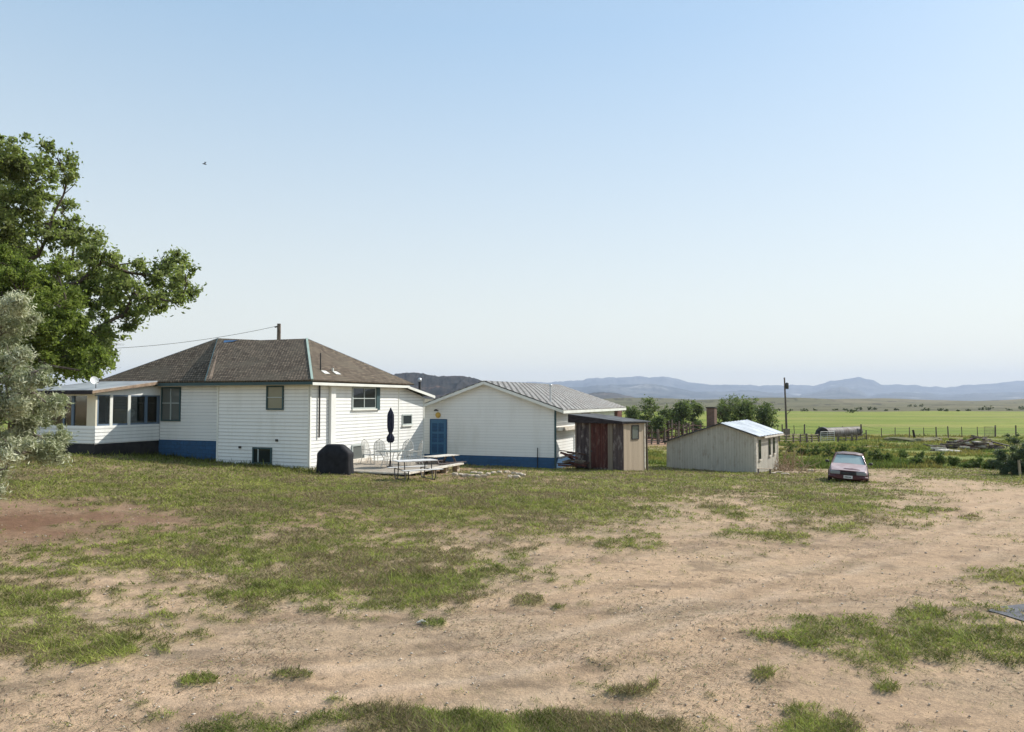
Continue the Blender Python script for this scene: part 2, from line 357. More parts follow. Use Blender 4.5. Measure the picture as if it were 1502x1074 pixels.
def fast_mesh(name, co, faces_n, idx, mat, parent=None, attrs=None, smooth=False):
    me = bpy.data.meshes.new(name); nf = len(idx) // faces_n
    me.vertices.add(len(co)); me.vertices.foreach_set('co', np.asarray(co, np.float32).ravel())
    me.loops.add(len(idx)); me.loops.foreach_set('vertex_index', np.asarray(idx, np.int32))
    me.polygons.add(nf); me.polygons.foreach_set('loop_start', np.arange(nf, dtype=np.int32) * faces_n)
    me.update(calc_edges=True)
    if smooth: me.polygons.foreach_set('use_smooth', np.ones(nf, bool))
    for k, v in (attrs or {}).items():
        v = np.asarray(v, np.float32)
        if v.ndim == 1: a = me.attributes.new(k, 'FLOAT', 'POINT'); a.data.foreach_set('value', v)
        else: a = me.attributes.new(k, 'FLOAT_COLOR', 'POINT'); a.data.foreach_set('color', v.ravel())
    me.materials.append(mat); o = bpy.data.objects.new(name, me); col.objects.link(o)
    if parent: o.parent = parent
    return o
def tag(o, label=None, cat=None, group=None, kind=None):
    if label: o['label'] = label
    if cat: o['category'] = cat
    if group: o['group'] = group
    if kind: o['kind'] = kind
    return o
def thing(name, label, cat, loc=(0, 0, 0), rz=0, group=None, zb=None):
    o = bpy.data.objects.new(name, None); col.objects.link(o); o.location = loc; o.rotation_euler = (0, 0, rz); o.empty_display_size = .2
    if zb is not None: ZB[o.name] = zb
    return tag(o, label, cat, group)
def copy_tree(o, parent=None):
    c = o.copy(); col.objects.link(c); c.parent = parent
    for ch in [k for k in bpy.data.objects if k.parent == o]: copy_tree(ch, c)
    return c
# ------------------------------------------------------------------ ground
GX = [100 * i for i in range(16)]
GT = [(672, [7,7,9,9,9,8,7,8,8,8,9,9,8,9,9,9]), (680, [7,7,8,9,9,5,4,7,8,8,9,9,3,9,9,9]), (690, [8,5,5,6,8,6,2,4,6,8,9,9,3,6,9,9]), (700, [7,8,8,8,8,7,3,4,5,8,9,8,8,1,9,9]),
      (710, [8,9,9,9,9,8,6,6,6,8,8,8,8,5,1,8]), (725, [8,9,9,9,9,8,6,8,8,8,6,5,7,6,3,0]), (740, [2,2,4,8,9,8,6,8,8,8,5,4,8,4,2,0]),
      (755, [1,1,2,6,8,4,7,6,8,7,5,4,6,6,4,1]), (770, [1,1,3,5,6,4,6,5,6,5,3,3,6,6,2,1]), (785, [2,2,5,5,5,6,5,3,5,5,3,4,3,2,1,2]),
      (800, [4,5,6,6,6,7,6,3,3,5,2,3,1,1,0,1]), (820, [5,4,6,7,8,7,6,4,2,2,1,0,0,0,0,1]), (840, [4,4,4,6,7,6,7,5,2,1,0,0,0,1,3,5]),
      (860, [5,4,2,5,7,6,7,6,1,0,0,0,0,1,1,3]), (880, [7,6,3,3,6,7,8,5,1,0,0,0,0,1,2,3]), (900, [8,7,4,3,3,4,4,1,0,0,0,0,1,1,4,3]),
      (920, [8,7,5,5,2,0,0,0,0,0,0,1,7,5,7,5]), (940, [8,7,6,3,0,0,0,0,0,0,0,3,8,8,8,6]), (955, [5,8,4,0,0,0,0,0,0,0,0,1,4,8,8,7]),
      (970, [1,2,1,0,0,0,0,0,0,0,0,0,2,8,9,8]), (985, [1,1,0,1,0,0,0,0,0,0,0,0,0,6,3,3]), (1000, [1,1,0,1,1,0,0,0,0,0,0,1,0,3,1,2]),
      (1020, [1,1,1,0,0,1,0,0,1,2,1,1,0,0,0,1]), (1040, [1,1,2,1,2,1,1,0,1,4,3,2,4,0,0,1]), (1056, [1,1,1,2,5,2,5,7,8,9,6,2,8,1,1,1]),
      (1074, [1,1,1,5,8,4,7,8,9,9,6,4,9,3,2,1]), (1400, [3,3,3,3,4,4,5,5,5,5,4,4,4,3,3,3])]
GR = np.array([r[0] for r in GT], float); GV = np.array([r[1] for r in GT], float) / 9
TUFTS = [(637, 917, 16, 6), (290, 1000, 34, 9), (430, 993, 26, 6), (1117, 992, 18, 9), (775, 882, 28, 9), (970, 911, 30, 4), (1180, 935, 60, 9), (1330, 970, 60, 9),
         (925, 1018, 38, 8), (960, 1010, 12, 8), (1040, 1022, 18, 6), (1300, 1010, 20, 9), (500, 1030, 30, 5), (240, 955, 10, 5), (1220, 945, 60, 18), (1400, 950, 90, 18), (1190, 1050, 50, 20), (1480, 848, 50, 7), (820, 893, 10, 3),
         (1150, 788, 40, 6), (1230, 775, 50, 8), (1370, 750, 60, 6), (1290, 760, 40, 7), (1050, 745, 50, 5), (1350, 905, 50, 12), (900, 800, 30, 8), (1425, 760, 20, 4)]
def coverage(x, y, z):
    px, py = project(x, y, z)
    wob = (fbm(x / 1.6, y / 1.6, 3, 21) - .5)
    qx = px + wob * 90; qy = py + (fbm(x / 1.3, y / 1.3, 3, 22) - .5) * 26 * np.clip((py - 640) / 200, .1, 1.5)
    i = np.clip(np.searchsorted(GR, qy) - 1, 0, len(GR) - 2); fy = np.clip((qy - GR[i]) / (GR[i + 1] - GR[i]), 0, 1)
    gx = np.clip(qx / 100, 0, 14.999); j = gx.astype(int); fx = gx - j
    c = (GV[i, j] * (1 - fx) + GV[i, j + 1] * fx) * (1 - fy) + (GV[i + 1, j] * (1 - fx) + GV[i + 1, j + 1] * fx) * fy
    behind = y < 2.0
    c = np.where(behind, .35, c)
    for tx, ty, a, b in TUFTS:
        dd = ((px - tx) / a) ** 2 + ((py - ty) / b) ** 2
        c = np.where(behind, c, np.maximum(c, .82 * (1 - sm(.3, 1.7, dd + wob * 2.4))))
    return c, px, py
def grassmask(x, y, z):
    c, px, py = coverage(x, y, z)
    n1 = fbm(x / .95, y / .95, 4, 31) * .45 + fbm(x / .2, y / .2, 3, 32) * .55
    n1 = np.clip((n1 - .27) / .46, 0, 1)
    return sm(-.30, .34, np.where(px < 900, c * 1.22 + .03, c * 1.1) - .05 - n1), c, px, py
def track_dist(x, y, pts, off):
    best = np.full(np.shape(x), 1e9)
    for (ax, ay), (bx, by) in zip(pts[:-1], pts[1:]):
        vx, vy = bx - ax, by - ay; l = math.hypot(vx, vy); t = np.clip(((x - ax) * vx + (y - ay) * vy) / l ** 2, 0, 1)
        ex, ey = x - ax - t * vx, y - ay - t * vy; sd_ = (ex * vy - ey * vx) / l; best = np.where(np.hypot(ex, ey) < np.abs(best), np.where(np.abs(np.hypot(ex, ey) - np.abs(sd_)) < .02, sd_, 50), best)
    return np.abs(best - off + (fbm(x / 3, y / 3, 2, 99) - .5) * .35)
def smooth_line(px_pts):
    P = [hit(a, b) for a, b in px_pts]; P = [(p.x, p.y) for p in P]
    for _ in range(2):
        Q = [P[0]]
        for a, b in zip(P[:-1], P[1:]): Q += [(a[0] * .75 + b[0] * .25, a[1] * .75 + b[1] * .25), (a[0] * .25 + b[0] * .75, a[1] * .25 + b[1] * .75)]
        P = Q + [P[-1]]
    return P
_t1 = smooth_line([(1502, 735), (1330, 775), (1120, 835), (800, 915), (430, 945), (-60, 925)])
_t2 = smooth_line([(1560, 770), (1380, 815), (1150, 880), (900, 985), (500, 1060), (300, 1100)])
_t3 = smooth_line([(1560, 850), (1250, 900), (1000, 905), (600, 1000), (-100, 1040)])
_t4 = smooth_line([(1300, 700), (1250, 735), (1000, 740), (820, 790), (620, 850), (300, 905)])
TRACKS = [(_t1, -.75), (_t1, .75), (_t2, -.75), (_t2, .75), (_t3, -.7), (_t3, .7), (_t1, 2.3), (_t4, -.7), (_t4, .7)]
def ground():
    rs = [.6]
    while rs[-1] < 26000:
        r = rs[-1]; rs.append(r + min(max(r * r / 1300, .045), .03 * r if r > 4 else 1))
    rs = np.array(rs); az = np.concatenate([np.radians(np.linspace(-40, 40, 700)), np.radians(np.arange(43, 318, 3.0))])
    A, Rr = np.meshgrid(az, rs); x = (Rr * np.sin(A)).ravel(); y = (Rr * np.cos(A)).ravel()
    z = terrain(x, y); m, c, px, py = grassmask(x, y, z)
    near = 1 - sm(46, 60, y)
    r = np.hypot(x, y)
    soil = np.stack([np.full_like(x, .445), np.full_like(x, .315), np.full_like(x, .205)], 1)
    big = fbm(x / 4, y / 4, 4, 41)[:, None]; soil = soil * (.86 + .28 * big)
    streak = fbm(x / 2.5 + y / 9, y / .55 - x / 5, 3, 55)[:, None]; soil = soil * (.86 + .28 * streak)
    grav = sm(.48, .66, fbm(x / 1.8 + 40, y / .9, 5, 57))[:, None]; soil = soil * (1 - .35 * grav) + np.array([.36, .28, .19]) * .35 * grav
    dkp = sm(.60, .72, fbm(x / .8, y / .4, 4, 58))[:, None]; soil = soil * (1 - .28 * dkp)
    # wheel tracks sweeping round the yard
    for R0 in (17.0, 18.6, 13.6, 15.1):
        rr = np.abs(np.hypot(x + 3, y - 31.5) - R0 - (fbm(x / 4, y / 4, 2, 59) - .5) * .8); soil = soil * (1 - .17 * (np.exp(-(rr / .16) ** 2) * (fbm(x / 1.5, y / 1.5, 2, 56) > .42))[:, None])
    for k_t, (pts_t, off_t) in enumerate(TRACKS):
        d = track_dist(x, y, pts_t, off_t); wv = (fbm(x / 2.2, y / 2.2, 3, 130 + k_t) > .40)
        soil = soil * (1 - (.15 if k_t % 3 else .10) * (np.exp(-(d / .17) ** 2) * wv)[:, None]) + .02 * (np.exp(-((d - .33) / .1) ** 2) * wv)[:, None]
    # red brown earth on the left, and by the fire ring
    rw = np.exp(-(((px - 60) / 300) ** 2 + ((py - 762) / 44) ** 2) * 1.0)
    rw = np.clip(rw * (.15 + 1.6 * fbm(x / .8, y / .8, 5, 44)), 0, 1)
    rw = np.maximum(rw, .55 * sm(900, 700, px) * sm(800, 760, py) * (y > 5)) * (y > 3)
    soil = soil * (1 - rw[:, None]) + np.array([.20, .118, .075]) * rw[:, None]
    gnoise = fbm(x / 1.9, y / 1.9, 4, 60)[:, None]
    gcol = np.array([.125, .14, .045]) * (1 - gnoise) + np.array([.235, .215, .085]) * gnoise
    dry = sm(.42, .62, fbm(x / .9, y / .9, 4, 63))[:, None]
    gcol = gcol * (1 - .5 * dry) + np.array([.17, .135, .075]) * .5 * dry
    a = m[:, None] * .62
    C = soil * (1 - a) + gcol * a
    # far lawn, pasture, field, plain
    lawn = np.array([.17, .23, .05]) * (.75 + .5 * fbm(x / 3, y / 1.5, 4, 70))[:, None]
    pn = fbm(x / 9, y / 5, 4, 71)[:, None]
    pasture = np.array([.13, .18, .035]) * pn + np.array([.21, .22, .055]) * (1 - pn)
    yel = sm(.5, .7, fbm(x / 7 + 9, y / 3, 3, 77))[:, None]; pasture = pasture * (1 - .5 * yel) + np.array([.27, .22, .06]) * .5 * yel
    fn = fbm(x / 60, y / 14, 4, 72)[:, None]
    fn = sm(.3, .7, fn)
    field = np.array([.14, .19, .028]) * fn + np.array([.235, .25, .052]) * (1 - fn)
    pl = fbm(x / 90, y / 45, 5, 73)[:, None]
    plain = np.array([.095, .10, .05]) * (1 - pl) + np.array([.165, .145, .085]) * pl
    sp = sm(.60, .66, fbm(x / 16, y / 16, 3, 74))[:, None]; plain = plain * (1 - .5 * sp)
    t1 = sm(44, 50, y + (x < 8) * 0)[:, None] * (c[:, None] > .0)
    C = C * (1 - t1) + lawn * t1
    t2 = sm(52, 58, y)[:, None]; C = C * (1 - t2) + pasture * t2
    corral = np.exp(-((x - 22) / 11) ** 2 - ((y - 100) / 20) ** 2)[:, None]; corral = np.clip(corral * 1.3, 0, 1)
    C = C * (1 - corral) + np.array([.33, .20, .14]) * corral
    cr2 = np.exp(-((x - 52) / 18) ** 2 - ((y - 112) / 7) ** 2)[:, None]; C = C * (1 - .8 * cr2) + np.array([.22, .155, .10]) * .8 * cr2
    def road(pts, wd, soft, colr):
        nonlocal C
        d = np.full(x.shape, 1e9)
        for (ax, ay), (bx, by) in zip(pts[:-1], pts[1:]):
            vx, vy = bx - ax, by - ay; t = np.clip(((x - ax) * vx + (y - ay) * vy) / (vx * vx + vy * vy), 0, 1)
            d = np.minimum(d, np.hypot(x - ax - t * vx, y - ay - t * vy))
        k = (1 - sm(wd - soft, wd + soft, d + (fbm(x / 2, y / 2, 3, 80) - .5) * soft * 2))[:, None]
        C = C * (1 - k) + np.array(colr) * k
    road([(-10, 62), (0, 60), (12, 58), (22, 56)], 1.0, .5, (.40, .31, .21))
    road([(26, 92), (48, 84), (70, 96), (120, 120)], 1.2, .8, (.36, .28, .17))
    hayf = sm(.56, .68, fbm(x / 45 + 3, y / 22, 4, 75))[:, None]; field = field * (1 - .45 * hayf) + np.array([.25, .22, .08]) * .45 * hayf
    t3 = sm(124, 132, y + (fbm(x / 12, y / 12, 2, 90) - .5) * 10)[:, None]; C = C * (1 - t3) + field * t3
    t4 = sm(420, 440, y + (fbm(x / 50, y / 30, 3, 91) - .5) * 60)[:, None]; C = C * (1 - t4) + plain * t4
    yl = sm(520, 900, r)[:, None] * sm(.55, .6, fbm(x / 300, y / 130, 3, 93))[:, None]; C = C * (1 - .5 * yl) + np.array([.22, .185, .12]) * .5 * yl
    for pts_t, off_t in TRACKS:
        z = z - .007 * np.exp(-(track_dist(x, y, pts_t, off_t) / .16) ** 2) * (y > 3)
    # raise the turf slightly
    z = z + m * .03 * (y > 2) * near
    n_a = len(az); n_r = len(rs); co = np.stack([x, y, z], 1)
    ii, jj = np.meshgrid(np.arange(n_r - 1), np.arange(n_a), indexing='ij'); j2 = (jj + 1) % n_a
    idx = np.stack([ii * n_a + jj, ii * n_a + j2, (ii + 1) * n_a + j2, (ii + 1) * n_a + jj], -1)[..., ::-1].reshape(-1, 4)
    cols = np.concatenate([C, np.ones((len(C), 1))], 1)
    # close the middle
    co = np.concatenate([co, [[0, 0, 0]]]); cols = np.concatenate([cols, [[.3, .22, .15, 1]]]); m = np.append(m, 0)
    cen = len(co) - 1
    quads = idx.ravel()
    o = fast_mesh('ground', co, 4, quads, ground_mat(), attrs={'tint': cols, 'turf': m}, smooth=True)
    b = MB()
    tag(o, kind='structure')
    cap = MB(); ring = [tuple(co[k]) for k in range(n_a)]; cap.add(ring + [tuple(co[cen])], [(k, n_a, (k + 1) % n_a) for k in range(n_a)])
    tag(cap.build('dirt_yard', ground_mat_plain()), kind='structure')
    return o
def ground_mat():
    m, n, b = new_mat('yard_ground'); b.inputs['Roughness'].default_value = .95; b.inputs['Specular IOR Level'].default_value = .1
    a = n.nodes.new('ShaderNodeAttribute'); a.attribute_name = 'tint'; t = n.nodes.new('ShaderNodeAttribute'); t.attribute_name = 'turf'
    c = a.outputs['Color']
    f = noise(n, 7, 8, rough=.75); c = mixc(n, 1.0, c, mixc(n, ramp(n, f, .3, .7), (.74, .74, .76), (1.22, 1.2, 1.17)), 'MULTIPLY')
    g = noise(n, 38, 4, rough=.8); c = mixc(n, 1.0, c, mixc(n, ramp(n, g, .35, .65), (.80, .80, .81), (1.16, 1.15, 1.14)), 'MULTIPLY')
    dk = math_(n, 'MULTIPLY', ramp(n, noise(n, 16, 3, rough=.7), .66, .72), .45); c = mixc(n, dk, c, (.12, .085, .06))
    n.links.new(c, b.inputs['Base Color'])
    h = math_(n, 'ADD', math_(n, 'MULTIPLY', noise(n, 5, 8, rough=.7), 1.0), math_(n, 'MULTIPLY', g, .35))
    bump(n, b, h, .65, .09); return m
def ground_mat_plain():
    return pm('yard_dirt', (.36, .26, .175), (.28, .2, .13), .95, 5, bmp=.5)
ground()
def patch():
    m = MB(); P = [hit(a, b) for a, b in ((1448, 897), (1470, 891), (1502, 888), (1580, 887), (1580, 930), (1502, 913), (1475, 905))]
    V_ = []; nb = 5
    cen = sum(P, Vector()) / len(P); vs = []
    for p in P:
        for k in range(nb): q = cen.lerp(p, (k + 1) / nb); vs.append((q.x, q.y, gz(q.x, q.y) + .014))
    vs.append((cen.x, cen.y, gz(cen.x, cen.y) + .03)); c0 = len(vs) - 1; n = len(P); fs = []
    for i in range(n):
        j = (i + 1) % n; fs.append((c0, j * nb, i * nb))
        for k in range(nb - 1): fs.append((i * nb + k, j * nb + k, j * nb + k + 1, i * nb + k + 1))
    m.add(vs, fs); tag(m.build('painted_shadow', pm('painted_shadow_grey', (.075, .075, .085), (.14, .14, .15), .9, 14, bmp=.5)), kind='structure')  # thin dark sheet laid in place of a cast shadow
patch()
def blades():
    n = 1500000
    az = np.radians(rng.uniform(-37, 37, n)); u = rng.random(n); r = (4.6 ** -.25 + u * (62 ** -.25 - 4.6 ** -.25)) ** -4.0
    x = r * np.sin(az); y = r * np.cos(az); z = terrain(x, y); m, c, px, py = grassmask(x, y, z)
    far = sm(44, 50, y)
    keep = rng.random(n) < np.where(far > .5, .5, (m ** 1.5) * .62 + .006)
    hid = (y > 60)
    keep &= ~hid
    x, y, z, r, m, px, py, c = (q[keep] for q in (x, y, z, r, m, px, py, c)); k = len(x)
    lush = fbm(x / .6, y / .6, 3, 61)
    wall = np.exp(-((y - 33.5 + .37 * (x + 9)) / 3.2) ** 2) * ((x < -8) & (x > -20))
    h = (.012 + .034 * rng.random(k)) * (.5 + 1.3 * lush) * np.where(r > 20, 1.25, 1)
    h *= np.where((r < 11), .85, 1) * (.3 + .8 * m) * np.exp(rng.normal(0, .35, k))
    wd = np.maximum(.0035, r * .00052) * rng.uniform(.7, 1.6, k)
    a = rng.uniform(0, 2 * math.pi, k); lean = rng.uniform(.3, 2.2, k) * h; h = h * (1 + 1.2 * wall); la = rng.uniform(0, 2 * math.pi, k)
    dx, dy = np.cos(a) * wd, np.sin(a) * wd
    base = np.stack([x, y, z + .012 + m * .02], 1)
    v0 = base + np.stack([dx, dy, 0 * x], 1); v1 = base - np.stack([dx, dy, 0 * x], 1); v2 = base + np.stack([np.cos(la) * lean, np.sin(la) * lean, h], 1)
    co = np.stack([v0, v1, v2], 1).reshape(-1, 3)
    g = fbm(x / 2.2, y / 2.2, 3, 64); dryp = sm(.45, .65, fbm(x / 1.1, y / 1.1, 3, 65)) * .62 + .15
    pick = rng.random(k)[:, None]
    green = np.array([.135, .175, .034]) * (1 - g[:, None]) + np.array([.31, .32, .078]) * g[:, None]
    green = green * (1 - .6 * wall[:, None])  # lusher green by the front walls, darkened further for the house shadow
    dryc = np.array([.27, .215, .115]) * (.5 + .7 * rng.random(k))[:, None]
    clump = .62 + .85 * np.clip((fbm(x / .22, y / .22, 2, 68) - .25) / .5, 0, 1)[:, None]; green = green * clump
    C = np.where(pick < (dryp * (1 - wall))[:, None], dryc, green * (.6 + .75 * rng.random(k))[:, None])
    C = np.concatenate([C, np.ones((k, 1))], 1); C = np.repeat(C, 3, 0)
    mt, nn, b = new_mat('grass_blades'); at_ = nn.nodes.new('ShaderNodeAttribute'); at_.attribute_name = 'tint'
    nn.links.new(at_.outputs['Color'], b.inputs['Base Color']); b.inputs['Roughness'].default_value = .7; b.inputs['Specular IOR Level'].default_value = .2
    t = nn.nodes.new('ShaderNodeBsdfTranslucent'); nn.links.new(at_.outputs['Color'], t.inputs[0]); xx = nn.nodes.new('ShaderNodeMixShader'); xx.inputs[0].default_value = .35
    nn.links.new(b.outputs[0], xx.inputs[1]); nn.links.new(t.outputs[0], xx.inputs[2]); nn.links.new(xx.outputs[0], nn.nodes['Material Output'].inputs[0])
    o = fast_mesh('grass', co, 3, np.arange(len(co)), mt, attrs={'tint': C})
    tag(o, 'short patchy green and dry grass over the dirt yard', 'grass', kind='stuff')
    print('blades', k)
blades()
def litter():
    n = 90000
    az = np.radians(rng.uniform(-37, 37, n)); r = 4.8 * (24 / 4.8) ** (rng.random(n) ** 1.1); x = r * np.sin(az); y = r * np.cos(az)
    keep = fbm(x / .9, y / .9, 4, 140) > .40 + .22 * rng.random(n); x, y, r = x[keep], y[keep], r[keep]; k = len(x)
    z = terrain(x, y) + .006; a = rng.uniform(0, 6.28, k); l = (.008 + .05 * rng.random(k) ** 3) * (1 + r / 40); wd = np.maximum(.0022, r * .0004) * rng.uniform(.6, 1.8, k)
    c, s_ = np.cos(a), np.sin(a); up = rng.random(k) * .012
    P = [np.stack([x - c * l - s_ * wd, y - s_ * l + c * wd, z], 1), np.stack([x - c * l + s_ * wd, y - s_ * l - c * wd, z], 1), np.stack([x + c * l, y + s_ * l, z + up], 1)]
    co = np.stack(P, 1).reshape(-1, 3); t = rng.random(k)[:, None]
    C = np.where(t < .5, np.array([.15, .11, .075]), np.where(t < .8, np.array([.50, .42, .29]), np.array([.14, .16, .06]))) * (.7 + .5 * rng.random(k))[:, None]
    C = np.repeat(np.concatenate([C, np.ones((k, 1))], 1), 3, 0)
    tag(fast_mesh('dry_litter', co, 3, np.arange(len(co)), bpy.data.materials['grass_blades'], attrs={'tint': C}), 'bits of straw and dead stems scattered over the bare dirt', 'litter', kind='stuff')
litter()
def weeds():
    n = 330000
    az = np.radians(rng.uniform(-3, 37, n)); r = 50 * (135 / 50) ** rng.random(n); x = r * np.sin(az); y = r * np.cos(az)
    z = terrain(x, y); nz = fbm(x / 4, y / 2.2, 4, 120); nz2 = fbm(x / 11, y / 6, 3, 121); dl = y - (53 - .18 * (x - 20)); ditch = np.exp(-(dl / 5.0) ** 2) * sm(14, 20, x)
    keep = (nz > .50 - .16 * ditch) & (y > 46) & (y < 124) & ~((np.abs(x - 22) < 9) & (np.abs(y - 96) < 12))
    x, y, z, r, nz, nz2, ditch = (q[keep] for q in (x, y, z, r, nz, nz2, ditch)); k = len(x)
    h = (.03 + .17 * rng.random(k) ** 2) * (.5 + 2 * np.clip(nz - .42, 0, .3) / .3) * (1 + .5 * ditch); wd = r * .0008 * rng.uniform(.6, 1.5, k)
    a = rng.uniform(0, 6.28, k); la = rng.uniform(0, 6.28, k); lean = h * rng.uniform(.2, .9, k); base = np.stack([x, y, z], 1)
    dx = np.stack([np.cos(a) * wd, np.sin(a) * wd, 0 * x], 1); co = np.stack([base + dx, base - dx, base + np.stack([np.cos(la) * lean, np.sin(la) * lean, h], 1)], 1).reshape(-1, 3)
    t = np.clip((nz2 - .35) / .3, 0, 1)[:, None]; C = np.array([.12, .17, .035]) * (1 - t) + np.array([.25, .27, .065]) * t
    yy = (sm(.52, .68, fbm(x / 7 + 9, y / 3, 3, 77)) * .7)[:, None]; C = C * (1 - yy) + np.array([.30, .24, .07]) * yy
    C = C * (1 - .2 * ditch[:, None]) * (.55 + .8 * rng.random(k))[:, None]; C = np.repeat(np.concatenate([C, np.ones((k, 1))], 1), 3, 0)
    tag(fast_mesh('pasture_weeds', co, 3, np.arange(len(co)), bpy.data.materials['grass_blades'], attrs={'tint': C}), 'tall mixed green and yellow weeds over the ditch and pasture', 'weeds', kind='stuff')
weeds()
def pebbles():
    n = 5200
    az = np.radians(rng.uniform(-36, 36, n)); r = 5 * (30 / 5) ** (rng.random(n) ** 1.4)
    x = r * np.sin(az); y = r * np.cos(az); z = terrain(x, y); s = (.003 + .009 * rng.random(n) ** 4) * (1 + r / 14)
    base = np.array([[1, 0, 0], [0, 1, 0], [-1, 0, 0], [0, -1, 0], [0, 0, .7], [0, 0, -.6]], float)
    tri = np.array([[0, 1, 4], [1, 2, 4], [2, 3, 4], [3, 0, 4], [1, 0, 5], [2, 1, 5], [3, 2, 5], [0, 3, 5]])
    co = (base[None] * (.7 + .6 * rng.random((n, 6, 1)))) * s[:, None, None]
    a = rng.uniform(0, 6.28, n); ca, sa = np.cos(a), np.sin(a)
    X = co[..., 0] * ca[:, None] * 1.4 - co[..., 1] * sa[:, None]; Y = co[..., 0] * sa[:, None] * 1.4 + co[..., 1] * ca[:, None]
    co = np.stack([X + x[:, None], Y + y[:, None], co[..., 2] + (z + .01)[:, None]], -1).reshape(-1, 3)
    idx = (tri[None] + (np.arange(n) * 6)[:, None, None]).ravel()
    t = np.repeat(rng.random(n) ** .7, 6)
    mt, nn, b = new_mat('gravel_stones'); at_ = nn.nodes.new('ShaderNodeAttribute'); at_.attribute_name = 'tone'; b.inputs['Roughness'].default_value = .9
    nn.links.new(mixc(nn, at_.outputs['Fac'], (.20, .15, .11), (.55, .47, .38)), b.inputs['Base Color'])
    tag(fast_mesh('gravel', co, 3, idx, mt, attrs={'tone': t}), 'small stones and clods scattered on the bare dirt', 'gravel', kind='stuff')
pebbles()
# ------------------------------------------------------------------ hills and mountains
def hill_mat(name, c1, c2, c3, sc):
    m, n, b = new_mat(name); b.inputs['Roughness'].default_value = .95; b.inputs['Specular IOR Level'].default_value = .05
    c = mixc(n, ramp(n, noise(n, sc, 7, rough=.7), .4, .62), c1, c2); c = mixc(n, ramp(n, noise(n, sc * .35, 6, rough=.7), .60, .66), c, c3)
    n.links.new(c, b.inputs['Base Color']); return m
def ridge(name, prof, dist, depth, mat, amp=.16, seed=0, rows=26, step=2.0, freq=1.0):
    px = np.arange(prof[0][0], prof[-1][0] + 1, step); py = np.interp(px, [p[0] for p in prof], [p[1] for p in prof])
    py = py + (fbm(px / 14.0, px * 0 + seed, 6, seed) - .5) * 4.6
    H = np.array([at(a, b, dist).z for a, b in zip(px, py)]); tx = (px - CX) / F / ct
    base = -6.0; us = np.concatenate([np.linspace(0, 1, rows), np.linspace(1.05, 1.22, 5)])
    vs = []
    for u in us:
        y = dist + (u - 1) * depth
        g = u ** 1.25 if u <= 1 else max(0, 1 - ((u - 1) / .22) ** 1.5)
        yy = np.full_like(px, y); x = tx * y
        nz = 1 - np.abs(2 * fbm(x / (depth * .16) * freq, yy / (depth * .5) * freq, 5, seed + 3) - 1)
        z = base + (H - base) * g * (1 + amp * (nz - .75) * 3 * (min(u, 1) * (1 - min(u, 1)) * 4) ** .7)
        vs.append(np.stack([x, yy, z], 1))
    co = np.concatenate(vs); n = len(px); nr = len(us)
    ii, jj = np.meshgrid(np.arange(nr - 1), np.arange(n - 1), indexing='ij')
    idx = np.stack([ii * n + jj, ii * n + jj + 1, (ii + 1) * n + jj + 1, (ii + 1) * n + jj], -1).reshape(-1)
    return tag(fast_mesh(name, co, 4, idx, mat, smooth=True), kind='structure')
mm1 = hill_mat('distant_mountain_rock', (.03, .04, .04), (.13, .13, .12), (.34, .31, .26), .0016)
mm2 = hill_mat('wooded_foothill', (.03, .036, .03), (.11, .095, .08), (.18, .14, .11), .004)
mm3 = hill_mat('dark_wooded_hill', (.016, .018, .016), (.045, .038, .034), (.13, .085, .065), .02)
far = [(560, 566), (700, 562), (800, 560), (828, 559), (876, 554.5), (924, 552.6), (972, 552.4), (987, 555), (1011, 561.5), (1049, 563.6), (1116, 566.5), (1145, 564.8), (1193, 566.5), (1205, 562), (1213, 560.5), (1241, 557), (1256, 554), (1268, 555.5),
       (1280, 557), (1290, 563.6), (1318, 564.6), (1342, 565), (1357, 567), (1386, 567.2), (1420, 565), (1443, 563.6), (1472, 560.8), (1501, 558.6), (1540, 557), (1700, 560), (1900, 566)]
ridge('far_mountains', far, 15000, 3600, mm1, .2, 3)
far2 = [(1300, 569), (1340, 564.5), (1386, 565.2), (1430, 563.4), (1500, 563)]
mid = [(780, 575), (842, 567.5), (870, 566), (910, 563.6), (948, 563.6), (965, 565), (982, 567.5), (1010, 573), (1050, 575), (1090, 573), (1130, 575), (1172, 580), (1190, 576), (1205, 573.5), (1232, 567), (1240, 568), (1251, 571), (1262, 574), (1275, 580), (1300, 577), (1340, 576), (1380, 579), (1440, 577), (1500, 575), (1600, 574), (1800, 580)]
ridge('middle_mountains', mid, 10500, 3200, mm1, .26, 8)
low = [(825, 583), (855, 580), (871, 576.5), (885, 575.5), (905, 577), (924, 580), (938, 585), (950, 588)]
ridge('low_dark_hill', low, 4200, 900, mm2, .25, 5)
dark = [(380, 566), (470, 558), (545, 553), (575, 550), (598, 546.8), (612, 547.3), (630, 551), (660, 551.8), (685, 553), (700, 557), (730, 566), (780, 580), (810, 588)]
ridge('dark_wooded_hill', dark, 2300, 800, mm3, .35, 13, step=1.0, freq=1.6)
lefth = [(-700, 560), (-300, 572), (0, 575), (200, 574), (420, 576)]
ridge('left_hills', lefth, 5200, 1500, mm2, .25, 17)
